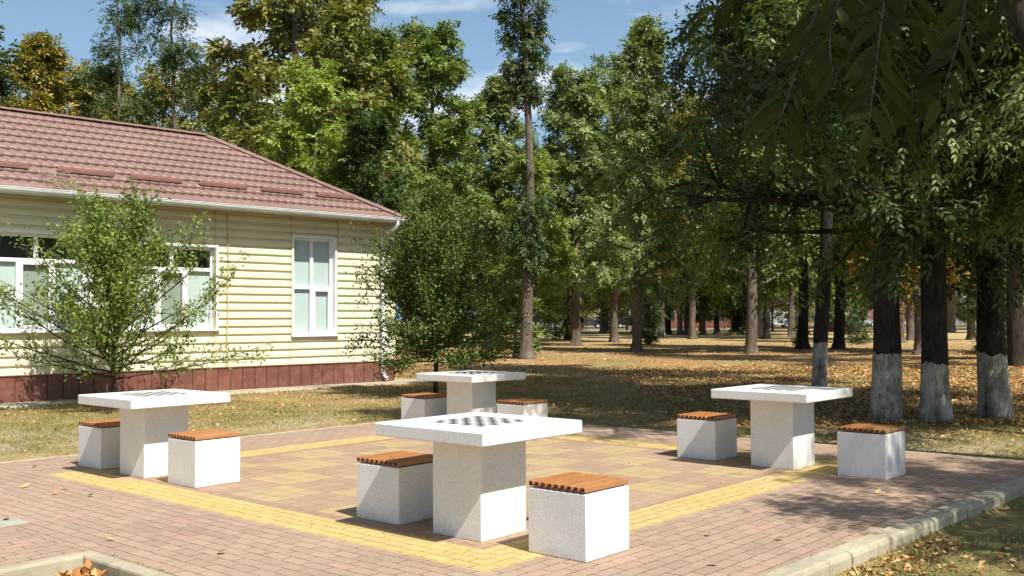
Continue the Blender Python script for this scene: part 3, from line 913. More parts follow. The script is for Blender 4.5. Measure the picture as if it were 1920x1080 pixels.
# dry bunch of twigs caught in the gutter
tw = MB(); r = random.Random(8)
for i in range(60):
    s = -7.55 + r.gauss(0, 0.16); p = np.array([s, y_f - 0.02 + r.uniform(0, 0.55), 0]); p[2] = EZ + max(0, p[1] - y_f) * slope + r.uniform(0.02, 0.12)
    d = np.array([r.gauss(0, 1), r.gauss(0, 0.8), r.gauss(0, 0.35)]); d /= np.linalg.norm(d); L = r.uniform(0.15, 0.5)
    tw.tube([p - d * L / 2, p + np.array([0, 0, r.uniform(-.02, .05)]), p + d * L / 2], [0.004, 0.005, 0.002], 4)
two = tw.build('dry_twigs', simple('dry_twig', (0.36, 0.30, 0.2), 0.8))
tag(two, 'bundle of dry straw coloured twigs lodged on the roof edge above the gutter', 'twigs')
two.location = (CX, CY, 0); two.rotation_euler = (0, 0, TH)
# concrete strip round the house
ap = MB(); ap.box(-LEN - 0.8, 0.75, -0.85, DEP + 0.8, -0.1, 0.018, bev=0.02)
apo = ap.build('pavement', MT['concrete']); tag(apo, kind='structure'); apo.location = (CX, CY, 0); apo.rotation_euler = (0, 0, TH)

# ------------------------------------------------------------------ trees
RNG = np.random.default_rng(7)

def nrm(v): return v / (np.linalg.norm(v, axis=-1, keepdims=True) + 1e-9)

def leaf_quads(P, D, N, L, Wd, fold=0.25):
    """P base (n,3), D axis, N approx normal, L length (n), Wd width (n) -> verts, faces (one bent quad per leaf)"""
    D = nrm(D); S = nrm(np.cross(D, N)); U = np.cross(S, D)
    L = L[:, None]; w = Wd[:, None] / 2
    a = P; c = P + D * L
    m = P + D * L * 0.42 + U * (w * fold)
    V = np.stack([a, m + S * w, c, m - S * w], 1).reshape(-1, 3)
    n = len(P); F = np.arange(4 * n).reshape(n, 4)
    return V, F

def sprays(anch, adir, n, leaflen, leafw, sigma, pairs=3, droop=0.35, raclen=None, rng=RNG, weights=None):
    """compound sprays round anchor points"""
    m = n // (2 * pairs + 1)
    idx = rng.choice(len(anch), m, p=weights)
    o = anch[idx] + rng.normal(0, 1, (m, 3)) * sigma * np.array([1, 1, 0.8])
    d = nrm(adir[idx] * 0.7 + rng.normal(0, 0.75, (m, 3)) + np.array([0, 0, -droop]))
    up = nrm(np.array([0, 0, 1.0]) + rng.normal(0, 0.45, (m, 3)))
    s = nrm(np.cross(d, up)); u2 = np.cross(s, d)
    rl = (raclen or leaflen * 2.2) * rng.uniform(0.7, 1.25, m)
    P = []; D = []; N = []; LL = []; WW = []
    for k in range(pairs):
        t = (k + 0.35) / pairs
        base = o + d * (rl * t)[:, None] + np.array([0, 0, -1.0]) * (rl * t * t * 0.3)[:, None]
        for sg in (-1, 1):
            dd = nrm(s * sg * 0.85 + d * 0.6 + np.array([0, 0, -droop * 0.9]) + rng.normal(0, 0.2, (m, 3)))
            P.append(base); D.append(dd); N.append(nrm(u2 + rng.normal(0, 0.25, (m, 3))))
            LL.append(leaflen * rng.uniform(0.75, 1.15, m)); WW.append(leafw * rng.uniform(0.8, 1.15, m))
    base = o + d * rl[:, None] * 0.95 + np.array([0, 0, -1.0]) * (rl * 0.27)[:, None]
    P.append(base); D.append(nrm(d + np.array([0, 0, -droop]))); N.append(u2); LL.append(leaflen * np.ones(m)); WW.append(leafw * np.ones(m))
    return leaf_quads(np.concatenate(P), np.concatenate(D), np.concatenate(N), np.concatenate(LL), np.concatenate(WW))

def singles(anch, adir, n, leaflen, leafw, sigma, droop=0.3, rng=RNG, weights=None):
    idx = rng.choice(len(anch), n, p=weights)
    o = anch[idx] + rng.normal(0, 1, (n, 3)) * sigma
    d = nrm(adir[idx] * 0.5 + rng.normal(0, 0.8, (n, 3)) + np.array([0, 0, -droop]))
    N = nrm(np.array([0, 0, 1.0]) + rng.normal(0, 0.7, (n, 3)))
    return leaf_quads(o, d, N, leaflen * rng.uniform(0.7, 1.2, n), leafw * rng.uniform(0.8, 1.2, n), 0.35)

def bez(p0, d0, L, up, n, rng, wob=0.06):
    pts = [np.array(p0, float)]; d = nrm(np.array(d0, float))
    for i in range(n):
        d = nrm(d + np.array([0, 0, up]) / n + rng.normal(0, wob, 3))
        pts.append(pts[-1] + d * L / n)
    return np.array(pts), d

def grow(seed, H, r0, cb, R, prof, nl, lean=(0, 0), limb_up=0.3, el0=10, el1=60, sub=6, subL=0.38, wig=0.05, flare=0.45, sides=10, top=1.0, sparse_gap=0.0):
    """returns bark mesh pieces and leaf anchors"""
    rng = np.random.default_rng(seed)
    wood_ = MB()
    K = 16
    zs = np.concatenate([[-0.1, 0.0, 0.12, 0.3, 0.6], np.linspace(1.1, H * top, K)])
    off = np.cumsum(rng.normal(0, wig, (len(zs), 2)), axis=0) * np.linspace(0, 1, len(zs))[:, None] * 0.9
    P = np.stack([off[:, 0] + lean[0] * zs / H, off[:, 1] + lean[1] * zs / H, zs], 1)
    Rr = r0 * (1 - 0.86 * np.clip(zs / H, 0, 1) ** 1.1) * (1 + flare * np.exp(-np.clip(zs, 0, 9) / 0.22))
    V_, F_ = tube_vf(P, Rr, sides * 2, True)
    nk = sides * 2; th_ = np.tile(np.linspace(0, 2 * np.pi, nk, endpoint=False), len(P)); cc_ = np.repeat(P, nk, axis=0); zz_ = cc_[:, 2]
    amp = 0.05 + 0.20 * flare / 0.45 * np.exp(-np.clip(zz_, 0, 9) / 0.25)
    ph = rng.uniform(0, 6.28, 4)
    k_ = 1 + amp * (0.6 * np.sin(3 * th_ + ph[0] + zz_ * 0.5) + 0.5 * np.sin(5 * th_ + ph[1] - zz_ * 0.3) + 0.35 * np.sin(8 * th_ + ph[2] + zz_)) + 0.05 * np.sin(zz_ * 2.3 + ph[3])
    V_ = cc_ + (V_ - cc_) * k_[:, None]
    wood_.add(V_, F_)
    A = []; D = []; Wt = []
    for i in range(nl):
        f = (i + rng.uniform(0, 0.8)) / nl
        z = cb + (H * 0.97 - cb) * f
        if rng.random() < sparse_gap: continue
        p = np.array([np.interp(z, zs, P[:, 0]), np.interp(z, zs, P[:, 1]), z])
        az = i * 2.399 + rng.uniform(-0.4, 0.4)
        el = math.radians(el0 + (el1 - el0) * f + rng.uniform(-8, 8))
        L = R * prof(f) * rng.uniform(0.72, 1.18)
        d0 = (math.cos(az) * math.cos(el), math.sin(az) * math.cos(el), math.sin(el))
        rr = min(np.interp(z, zs, Rr) * 0.55, 0.02 + L * 0.022)
        pts, de = bez(p, d0, L, limb_up * (1 - f), 6, rng)
        wood_.tube(pts, np.linspace(rr, rr * 0.15, len(pts)), 6, False)
        strength = rng.uniform(0.3, 1.8)
        for k in range(2, 7):
            A.append(pts[k]); D.append(nrm(pts[k] - pts[k - 1])); Wt.append(strength * 0.7)
        for j in range(sub):
            t = rng.uniform(0.25, 1.0); q = pts[0] + 0
            fi = t * 6; i0 = min(5, int(fi)); q = pts[i0] + (pts[i0 + 1] - pts[i0]) * (fi - i0)
            dd = nrm(nrm(pts[i0 + 1] - pts[i0]) * 0.6 + rng.normal(0, 0.75, 3) + np.array([0, 0, 0.15]))
            sl = L * subL * rng.uniform(0.6, 1.2) * (1.15 - 0.5 * t)
            sp, sd = bez(q, dd, sl, rng.uniform(-0.4, 0.3), 3, rng, 0.1)
            wood_.tube(sp, np.linspace(rr * 0.35, rr * 0.08, 4), 4, False)
            ws = strength * rng.uniform(0.2, 1.9)
            for k in (1, 2, 3): A.append(sp[k]); D.append(nrm(sp[k] - sp[k - 1])); Wt.append(ws)
    Wt = np.array(Wt); return wood_, np.array(A), np.array(D), Wt / Wt.sum()

PROTO = {}
def proto(key, wood_, VF, bark_m, leaf_m, cname='crown'):
    Vc = []; Fc = []; o = 0
    for V, F in VF: Vc.append(V); Fc.append(F + o); o += len(V)
    tm = wood_.mesh(key + '_trunk', [bark_m], True, recalc=False)
    cm = mesh_np(key + '_crown', np.concatenate(Vc), np.concatenate(Fc), [leaf_m])
    PROTO[key] = (tm, cm)

def round_p(f): return math.sin(math.pi * min(1, max(0.0, 0.12 + 0.80 * f))) ** 0.6
def oval_p(f): return (0.55 + 0.75 * math.sin(math.pi * min(1, 0.05 + 0.9 * f))) * (1.0 if f < 0.8 else 0.85)
def cone_p(f): return 1.1 - 0.85 * f
def taper_p(f): return 1.22 - 0.72 * f
def taper2_p(f): return 1.05 - 0.50 * f ** 1.5
def flat_p(f): return 1.0 - 0.25 * f

# tall park trees (height 16, radius about 3)
for k, sd in enumerate((11, 12, 13, 14)):
    w, A_, D_, Wt = grow(sd, 16, 0.24, (2.6, 3.4, 2.2, 4.0)[k], (3.2, 3.0, 3.6, 2.6)[k], (taper_p, taper2_p, cone_p, taper_p)[k], (34, 30, 36, 26)[k], wig=0.07)
    rg = np.random.default_rng(sd)
    proto('tall%d' % k, w, [sprays(A_, D_, 30000, 0.235, 0.105, 0.20, 2, 0.45, 0.30, rg, Wt)], MT['bark_mid'], MT['leaf'])
# the same kind for far away, fewer and larger leaves
for k, sd in enumerate((21, 22)):
    w, A_, D_, Wt = grow(sd, 16, 0.24, 2.4, 3.6, (taper_p, taper2_p)[k], 28, wig=0.07)
    rg = np.random.default_rng(sd)
    proto('far%d' % k, w, [singles(A_, D_, 15000, 0.34, 0.17, 0.40, 0.4, rg, Wt)], MT['bark_mid'], MT['leaf'])
# ash trees close by, drooping pinnate leaves
for k, sd in enumerate((31, 32)):
    w, A_, D_, Wt = grow(sd, 13, 0.20, 2.55, 3.3, (taper_p, cone_p)[k], 34, limb_up=0.1, el0=0, el1=55, sub=8, wig=0.06, sides=14, flare=0.14)
    rg = np.random.default_rng(sd)
    proto('ash%d' % k, w, [sprays(A_, D_, 62000, 0.130, 0.053, 0.19, 3, 0.32, 0.28, rg, Wt)], MT['bark_white'], MT['leaf_near'])
w, A_, D_, Wt = grow(35, 15, 0.155, 4.5, 4.1, flat_p, 36, lean=(0.7, 0.3), limb_up=0.1, el0=0, el1=50, sub=8, wig=0.08, sides=14, flare=0.12)
proto('ashlean', w, [sprays(A_, D_, 70000, 0.14, 0.058, 0.26, 3, 0.35, 0.28, np.random.default_rng(35), Wt)], MT['bark_white'], MT['leaf_near'])
w, A_, D_, Wt = grow(33, 9.5, 0.16, 5.6, 1.6, flat_p, 18, lean=(-3.6, 0.9), limb_up=0.15, el0=5, el1=50, sub=7)
proto('ashhigh', w, [sprays(A_, D_, 32000, 0.105, 0.038, 0.26, 3, 0.6, 0.24, np.random.default_rng(33), Wt)], MT['bark_dark'], MT['leaf_near'])
w, A_, D_, Wt = grow(34, 6.4, 0.13, 2.9, 2.3, flat_p, 20, limb_up=0.15, el0=5, el1=50, sub=6)
proto('ashlow', w, [sprays(A_, D_, 46000, 0.105, 0.038, 0.20, 3, 0.6, 0.24, np.random.default_rng(34), Wt)], MT['bark_dark'], MT['leaf_near'])
# slender thin crowned tree
w, A_, D_, Wt = grow(41, 17, 0.17, 5.5, 2.2, flat_p, 20, el0=20, el1=60, sub=5, wig=0.12, sparse_gap=0.2)
proto('thin', w, [sprays(A_, D_, 16000, 0.17, 0.07, 0.28, 2, 0.5, 0.26, np.random.default_rng(41), Wt)], MT['bark_mid'], MT['leaf'])
# a bush
w, A_, D_, Wt = grow(51, 1.9, 0.03, 0.15, 1.1, round_p, 16, el0=15, el1=70, sub=5, flare=0, wig=0.03)
proto('bush', w, [sprays(A_, D_, 5200, 0.13, 0.06, 0.14, 2, 0.3, 0.2, np.random.default_rng(51), Wt)], MT['bark_mid'], MT['leaf'])

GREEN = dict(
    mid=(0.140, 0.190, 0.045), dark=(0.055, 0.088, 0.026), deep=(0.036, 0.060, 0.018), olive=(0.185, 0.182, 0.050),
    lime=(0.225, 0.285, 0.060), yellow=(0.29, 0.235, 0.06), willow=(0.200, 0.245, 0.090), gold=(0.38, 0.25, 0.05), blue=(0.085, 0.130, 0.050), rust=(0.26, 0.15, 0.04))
def tree(key, x, y, label, h=None, rz=None, sxy=None, col='mid', yellowing=0.3, name='park_tree', cat='tree', group=None, z=None, barkm=None):
    base = {'tall0': 16, 'tall1': 16, 'tall2': 16, 'tall3': 16, 'far0': 16, 'far1': 16, 'ash0': 13, 'ash1': 13, 'ashlean': 15, 'ashhigh': 9.5, 'ashlow': 6.4, 'thin': 17, 'bush': 1.9}[key]
    s = (h or base) / base
    rnd = random.Random(hash((round(x, 2), round(y, 2))) & 0xffff)
    t = thing(name, label, cat, (x, y, float(ground_z(x, y)) if z is None else z), rnd.uniform(0, 6.28) if rz is None else rz, group)
    t.scale = ((sxy or s), (sxy or s), s)
    tm, cm = PROTO[key]
    tr_ = bpy.data.objects.new('trunk', tm); COL.objects.link(tr_); tr_.parent = t
    c = bpy.data.objects.new('crown', cm); COL.objects.link(c); c.parent = t
    c.color = (*GREEN[col], yellowing)
    if barkm:
        tr_.material_slots[0].link = 'OBJECT'; tr_.material_slots[0].material = MT[barkm]
    return t

# the four whitewashed trees on the right
gw = 'trees with whitewashed trunk bases on the right'
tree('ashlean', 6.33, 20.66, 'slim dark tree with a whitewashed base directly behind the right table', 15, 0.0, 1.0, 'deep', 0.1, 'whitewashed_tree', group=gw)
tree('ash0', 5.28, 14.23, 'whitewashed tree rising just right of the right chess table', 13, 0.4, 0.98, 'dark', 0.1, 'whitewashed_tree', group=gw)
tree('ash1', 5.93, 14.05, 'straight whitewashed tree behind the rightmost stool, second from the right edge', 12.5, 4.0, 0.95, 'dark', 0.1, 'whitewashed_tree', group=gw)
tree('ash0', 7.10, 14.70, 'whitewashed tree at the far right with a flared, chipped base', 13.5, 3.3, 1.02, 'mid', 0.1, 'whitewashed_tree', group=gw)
# trees standing just outside the picture on the right; they shade the lawn and the terrace
tree('ashhigh', 6.6, 9.2, 'dark high crowned tree at the right whose branches reach over the lawn', 9.5, 0.0, 1.0, 'deep', 0.1, 'shade_tree')
tree('ashlow', 6.85, 4.75, 'low shade tree right of the kerb whose shadow falls on the paving', 6.4, 0.3, None, 'deep', 0.1, 'shade_tree')
tree('ash1', 14.6, 29.0, 'rusty leaved tree behind the whitewashed trees on the right', 20, 5.9, 1.2, 'olive', 1.3, 'shade_tree', barkm='bark_dark')

tree('ashhigh', 14.5, 14.0, 'high crowned shade tree outside the right edge', 11, 0.3, 1.5, 'deep', 0.1, 'shade_tree')
tree('ashlow', 7.15, 11.6, 'sunlit low tree whose pale green leaves fill the right edge', 6.6, 1.6, 1.05, 'willow', 0.1, 'shade_tree')
# park trees whose trunks can be told apart, left to right
PT = [
    ('A', 'ivy', 0.516, 36.68, 14.0, None, 'mid', 0.2, None),
    ('B', 'tall0', 3.78, 67.2, 17, 'dark', 0.2, 'slim dark trunk beside a bush, left part of the park lawn'),
    ('D', 'far0', 8.8, 97.9, 15, 'yellow', 0.6, 'small far tree with yellowing leaves before the fence'),
    ('E', 'tall1', 6.19, 60.6, 16.5, 'mid', 0.4, 'forked dark trunk left of the pale middle trunk'),
    ('F', 'tall2', 5.49, 44.1, 14.5, 'willow', 0.2, 'grey brown trunk with pale willow green crown in the middle of the park'),
    ('G', 'tall3', 11.82, 79.3, 17, 'mid', 0.3, 'slim leaning trunk far behind the middle trunk'),
    ('H', 'far1', 13.94, 89.6, 17, 'dark', 0.2, 'dark far trunk left of the sunlit slender trunk'),
    ('I', 'far0', 14.55, 86.4, 16, 'mid', 0.3, 'dark far trunk next to the sunlit slender trunk'),
    ('J', 'tall3', 12.4, 68.7, 16, 'olive', 0.9, 'slender sunlit pale trunk with yellow green leaves'),
    ('K', 'far1', 16.4, 85.9, 15, 'lime', 0.6, 'dark far trunk with lime leaves just right of the slender pale trunk'),
    ('L', 'far0', 17.55, 85.6, 16, 'dark', 0.1, 'grey far trunk before the red hoarding'),
    ('M', 'tall0', 9.65, 40.5, 15.5, 'mid', 0.2, 'stout grey trunk with a pale strip on its right side'),
    ('N', 'tall1', 17.2, 69.4, 16, 'dark', 0.1, 'thin dark trunk right behind the stout grey trunk'),
    ('O', 'tall2', 18.53, 73.1, 16, 'dark', 0.1, 'narrow dark trunk left of the white van'),
    ('P', 'tall1', 21.4, 76.7, 17, 'olive', 0.3, 'wide far trunk right of the white van'),
    ('Q', 'tall3', 13.3, 45.7, 16, 'dark', 0.2, 'broad based grey trunk left of the slim whitewashed tree'),
    ('S', 'tall0', 14.6, 44.7, 16, 'deep', 0.1, 'straight black trunk right of the slim whitewashed tree'),
    ('U', 'far0', 27.7, 82.6, 16, 'lime', 0.3, 'far thin trunk behind the small round bush'),
    ('V', 'tall3', 21.8, 56.2, 16, 'olive', 0.3, 'pale sunlit trunk seen between two whitewashed trees'),
    ('W', 'tall1', 24.9, 62.5, 16, 'mid', 0.3, 'dark trunk right of the pale sunlit trunk between whitewashed trees'),
    ('X', 'tall2', 15.5, 38.0, 15, 'rust', 0.8, 'trunk with a big spreading root behind a whitewashed tree'),
    ('Y', 'tall0', 29.0, 63.2, 16, 'mid', 0.3, 'far trunk between the two rightmost whitewashed trees'),
    ('Z', 'tall2', 19.35, 39.2, 15, 'dark', 0.6, 'dark trunk behind the tree at the right edge'),
]
for rec in PT[1:]:
    _, key, x, y, h, colr, yl, lab = rec
    tree(key, x, y, lab, h, None, None, colr, yl, barkm='bark_dark' if colr in ('dark', 'deep') else None, group='park trees standing on the leaf covered lawn')

# ivy-clad thin tree in the middle
rg = np.random.default_rng(61)
wv_ = MB(); zs = np.concatenate([[-0.1, 0, 0.15, 0.35, 0.7], np.linspace(1.2, 14.2, 18)])
xo = 0.25 * np.sin(zs * 0.35) * zs / 14 + 0.012 * zs
Pt = np.stack([xo, 0.1 * np.sin(zs * 0.5), zs], 1)
wv_.tube(Pt, 0.225 * (1 - 0.66 * zs.clip(0) / 14) * (1 + 0.5 * np.exp(-zs.clip(0) / 0.3)), 14)
A_ = []; D_ = []; Wt = []
def clump(z0, z1, rad, n, w_):
    for i in range(n):
        z = rg.uniform(z0, z1); a = rg.uniform(0, 6.28); rr = rad * math.sqrt(rg.uniform(0.05, 1)) * (0.6 + 0.4 * math.sin((z - z0) / (z1 - z0) * math.pi))
        x = np.interp(z, zs, Pt[:, 0]); A_.append((x + rr * math.cos(a), rr * math.sin(a), z)); D_.append((math.cos(a), math.sin(a), -0.3)); Wt.append(w_)
        if i % 3 == 0: wv_.tube([(x, 0, z - rr * 0.5), (x + rr * math.cos(a), rr * math.sin(a), z)], [0.03, 0.008], 5, False)
clump(12.2, 14.6, 0.95, 46, 1.0); clump(10.4, 12.4, 0.80, 40, 1.1); clump(9.2, 10.4, 0.45, 20, 0.8); clump(6.2, 9.2, 0.30, 24, 0.12)
clump(3.4, 6.2, 0.95, 40, 1.0)
A_ = np.array(A_); D_ = np.array(D_); Wt = np.array(Wt) / sum(Wt)
proto('ivy', wv_, [sprays(A_, D_, 14000, 0.16, 0.07, 0.16, 2, 0.6, 0.22, rg, Wt)], MT['bark_mid'], MT['leaf'])
t = thing('park_tree', 'tall slim bare trunk with leafy clumps only at its top, against the sky', 'tree', (0.516, 36.68, 0), 0.0, 'park trees standing on the leaf covered lawn')
for nm, me in (('trunk', PROTO['ivy'][0]), ('crown', PROTO['ivy'][1])):
    o = bpy.data.objects.new(nm, me); COL.objects.link(o); o.parent = t
    if nm == 'crown': o.color = (*GREEN['dark'], 0.3)

# trees behind the house and behind the lawn, left to right (pixel of the photograph, distance)
def px(u, y): return (u - 960) / 1873.0 * y
BK = [
    ('tall0', -60, 46, 16.5, 'dark', 0.1, 'dark tree cut by the left edge of the photo above the roof'),
    ('tall2', 45, 52, 16.2, 'olive', 1.0, 'yellowing tree above the left end of the roof ridge'),
    ('tall1', 140, 55, 15.4, 'olive', 0.6, 'olive and yellow tree above the roof, left of the tall thin pair'),
    ('tall0', 215, 66, 17.0, 'olive', 0.4, 'yellow green tree behind the left one of the tall thin pair'),
    ('thin', 228, 44, 17.0, 'dark', 0.1, 'thin dark tree against the blue gap left of the cloud'),
    ('thin', 318, 46, 18.0, 'dark', 0.1, 'thin leaning tree whose sparse top crosses the cloud'),
    ('tall1', 300, 62, 16.8, 'olive', 0.3, 'olive tree low behind the thin pair above the roof'),
    ('tall3', 385, 66, 18.0, 'olive', 0.4, 'lower olive tree under the open sky gap above the ridge end'),
    ('tall2', 462, 58, 15.8, 'mid', 0.4, 'rounded green tree above the right end of the ridge'),
    ('tall0', 560, 43, 18.5, 'olive', 0.35, 'large olive tree with yellow tips rising out of the top above the hip'),
    ('tall3', 650, 46, 18.5, 'olive', 0.4, 'tall green tree reaching the top edge left of the sky gap'),
    ('tall1', 590, 38, 11.0, 'lime', 0.2, 'lime green tree directly behind the hip end of the roof'),
    ('tall2', 735, 44, 14.2, 'mid', 0.1, 'broad green tree behind the round young tree'),
    ('tall0', 800, 50, 15.8, 'mid', 0.2, 'green tree whose top leans into the sky gap'),
    ('tall3', 690, 37, 9.0, 'dark', 0.2, 'shorter dark tree behind the corner of the house'),
    ('tall1', 860, 60, 13.0, 'mid', 0.3, 'lower tree under the white cloud in the middle'),
    ('tall2', 930, 58, 15.2, 'willow', 0.3, 'light green tree left of the slim bare trunk'),
    ('tall0', 1080, 54, 14.6, 'willow', 0.2, 'pale willow green tree right of the slim bare trunk'),
    ('tall3', 1000, 50, 9.6, 'lime', 0.3, 'bright lime tree low behind the slim bare trunk'),
    ('tall2', 1190, 92, 20, 'lime', 0.6, 'light green and yellow tree behind the middle of the park'),
    ('tall1', 1290, 88, 21, 'olive', 0.9, 'tree with orange tinged leaves behind the middle of the park'),
    ('tall0', 1390, 94, 24, 'mid', 0.3, 'tall green tree behind the stout grey trunk'),
    ('tall2', 1560, 98, 25, 'lime', 0.3, 'light green tree deep behind the slim whitewashed tree'),
    ('tall1', 1660, 96, 24, 'mid', 0.3, 'green tree deep behind the second whitewashed tree'),
    ('tall0', 1780, 92, 24, 'yellow', 0.9, 'yellow tree deep behind the whitewashed trees on the right'),
    ('tall3', 1900, 90, 24, 'lime', 0.3, 'lime tree at the right edge deep in the park'),
    ('tall1', -190, 56, 16, 'olive', 0.6, 'olive tree left of the photo behind the house'),
]
for key, u, y, h, colr, yl, lab in BK:
    tree(key, px(u, y), y, lab, h, None, h / 16 * (1.22 if key != 'thin' else 0.9), colr, yl, 'background_tree', group='trees closing the view behind house and lawn')
# rows beyond the fence and at the back of the park
r = random.Random(99)
gfar = 'distant trees in the rows at the back of the park'
n_far = 0
for row, (y0, step) in enumerate(((108, 11), (120, 9), (163, 9.0), (178, 9.0))):
    x = -0.50 * y0
    while x < 0.56 * y0:
        if not (row < 2 and x < -6):
            key = r.choice(['far0', 'far1'])
            yy = y0 + r.uniform(-3, 3)
            tree(key, x + r.uniform(-1.5, 1.5), yy, 'distant green tree in the rows at the back of the park', r.uniform(12, 15.5) if row < 2 else r.uniform(14, 18), None, None,
                 r.choice(['mid', 'olive', 'dark', 'lime', 'olive', 'mid']), r.uniform(0.1, 0.7), 'background_tree', group=gfar)
            n_far += 1
        x += step * r.uniform(0.8, 1.25)

gy_ = 'low young trees in front of the far fence'
xx_ = -2.0
while xx_ < 66:
    yy = r.uniform(98, 124)
    tree(r.choice(['far0', 'far1']), xx_ * yy / 110, yy, 'low young tree with leaves close to the ground in front of the far fence', r.uniform(5.5, 8.5), None, r.uniform(0.55, 0.75),
         r.choice(['mid', 'dark', 'lime', 'dark', 'olive', 'dark']), r.uniform(0.1, 0.6), 'park_tree', group=gy_)
    xx_ += r.uniform(2.6, 5.2)
# bushes
for (u, y, h, colr, lab) in ((1040, 67.4, 2.9, 'lime', 'leafy bush left of the slim dark park trunk'), (1213, 55.3, 2.2, 'dark', 'dark bush at the foot of the middle grey trunk'),
                           (1606, 52, 1.45, 'blue', 'small round blue green bush on the lawn between dark trunks'), (1500, 48, 0.9, 'olive', 'low sprouting bush at the foot of a broad based trunk'),
                           (1868, 34, 2.2, 'olive', 'loose bush behind the whitewashed tree at the far right'), (965, 38, 2.2, 'mid', 'leafy bush left of the foot of the slim bare trunk'),
                           (1400, 85, 4.2, 'deep', 'big dark bush before the fence left of the stout grey trunk'), (620, 40, 4.0, 'mid', 'tall bush behind the house corner'), (900, 62, 3.2, 'dark', 'bush behind the round young tree')):
    tree('bush', px(u, y), y, lab, h, None, None, colr, 0.2, 'bush', 'bush', group='bushes on the park lawn')

# young tree 1: open, spreading; young tree 2: dense and rounded
def young(seed, H, nl, spread, n_leaf, leaf, z0, sigma, el=(5, 68), dense=False):
    rng = np.random.default_rng(seed); w = MB(); A = []; D = []
    zs = np.linspace(-0.05, H * 0.93, 10)
    P = np.stack([np.cumsum(rng.normal(0, 0.015, 10)), np.cumsum(rng.normal(0, 0.015, 10)), zs], 1)
    w.tube(P, 0.052 * (1 - 0.88 * zs.clip(0) / H), 9)
    for i in range(nl):
        f = (i + rng.uniform(0, 0.7)) / nl; z = z0 + (H * 0.86 - z0) * f
        p = np.array([np.interp(z, zs, P[:, 0]), np.interp(z, zs, P[:, 1]), z]); az = i * 2.399 + rng.uniform(-0.5, 0.5)
        e = math.radians(el[0] + (el[1] - el[0]) * f ** 0.8)
        L = spread * ((0.62 + 0.55 * math.sin(math.pi * min(1, 0.12 + f * 0.8))) * (1 - 0.70 * f ** 1.6) if dense else (1.12 - 0.66 * f)) * rng.uniform(0.72, 1.12)
        pts, de = bez(p, (math.cos(az) * math.cos(e), math.sin(az) * math.cos(e), math.sin(e)), L, 0.35 if not dense else 0.2, 7, rng, 0.07)
        w.tube(pts, np.linspace(0.020, 0.003, 8), 5, False)
        for k in range(1, 7):
            for _ in range(2):
                t = rng.uniform(0, 1); A.append(pts[k] * (1 - t) + pts[k + 1] * t); D.append(de)
        for j in range(6 if not dense else 7):
            k = rng.integers(1, 7); dd = nrm(nrm(pts[k + 1] - pts[k]) * 0.9 + rng.normal(0, 0.6, 3) + np.array([0, 0, 0.2]))
            sp, sd = bez(pts[k], dd, L * rng.uniform(0.2, 0.42), 0.3, 4, rng, 0.1)
            w.tube(sp, np.linspace(0.008, 0.002, 5), 4, False)
            for kk in range(4):
                for _ in range(3):
                    t = rng.uniform(0, 1); A.append(sp[kk] * (1 - t) + sp[kk + 1] * t); D.append(sd)
    A = np.array(A); D = np.array(D)
    return w, singles(A, D, n_leaf, leaf, leaf * 0.58, sigma, 0.15, rng)
w, vf = young(71, 2.85, 64, 2.45, 20000, 0.070, 0.48, 0.06, (8, 66))
proto('young_open', w, [vf], MT['bark_young'], MT['leaf'])
w, vf = young(72, 4.05, 110, 1.72, 50000, 0.066, 0.62, 0.08, (-4, 80), True)
proto('young_round', w, [vf], MT['bark_dark'], MT['leaf'])
for key, x, y, rz, colr, yl, lab in (('young_open', -6.60, 16.54, 0.4, (0.165, 0.225, 0.048), 0.05, 'young open tree with long thin leafy twigs before the house windows'),
                                     ('young_round', -1.47, 19.12, 1.0, (0.100, 0.145, 0.032), 0.02, 'dense rounded young tree standing at the corner of the house')):
    t = thing('young_tree', lab, 'tree', (x, y, float(ground_z(x, y))), rz)
    o = bpy.data.objects.new('trunk', PROTO[key][0]); COL.objects.link(o); o.parent = t
    o = bpy.data.objects.new('crown', PROTO[key][1]); COL.objects.link(o); o.parent = t; o.color = (*colr, yl)

# ------------------------------------------------------------------ branch of large pinnate leaves hanging in at the top right
def big_leaflet(V, F, base, d, n, L, Wd, curl, rng):
    d = nrm(d); s = nrm(np.cross(d, n)); u = np.cross(s, d)
    ts = [0, 0.12, 0.28, 0.48, 0.68, 0.85, 1.0]; wd = [0.03, 0.62, 0.95, 1.0, 0.78, 0.42, 0.0]
    o = len(V)
    for t, w in zip(ts, wd):
        c = base + d * L * t - u * (curl * L * t * t)
        e = 1 + 0.05 * rng.normal()
        V.append(c + s * Wd / 2 * w * e + u * Wd * 0.13 * w); V.append(c); V.append(c - s * Wd / 2 * w * e + u * Wd * 0.13 * w)
    for k in range(len(ts) - 1):
        a = o + 3 * k
        F += [(a, a + 1, a + 4, a + 3), (a + 1, a + 2, a + 5, a + 4)]
def pix3(u, v, Y):
    a = (u - 960) / 1873.0; b = -(v - 540) / 1873.0
    ca, sa_ = math.cos(0.0305), math.sin(0.0305)
    d = np.array([a, ca - b * sa_, sa_ + b * ca]); return np.array([0, 0, CAMH]) + d * (Y / d[1])
wt = thing('walnut_tree', 'drooping branch of large dark pinnate leaves hanging in at the top right', 'tree', (0, 0, 0))
tk = MB()
trunk_p = [(3.6, 1.2, -0.2), (3.58, 1.22, 0.0), (3.5, 1.3, 1.0), (3.3, 1.4, 2.2), (3.0, 1.6, 3.2), (2.7, 1.8, 4.2)]
tk.tube(trunk_p, [0.17, 0.15, 0.12, 0.10, 0.08, 0.03], 12)
limb = [(3.3, 1.4, 2.2), (2.6, 1.6, 2.75), (1.9, 1.85, 2.9), (1.3, 2.05, 2.75), (0.85, 2.2, 2.55)]
tk.tube(limb, [0.045, 0.035, 0.024, 0.014, 0.006], 8)
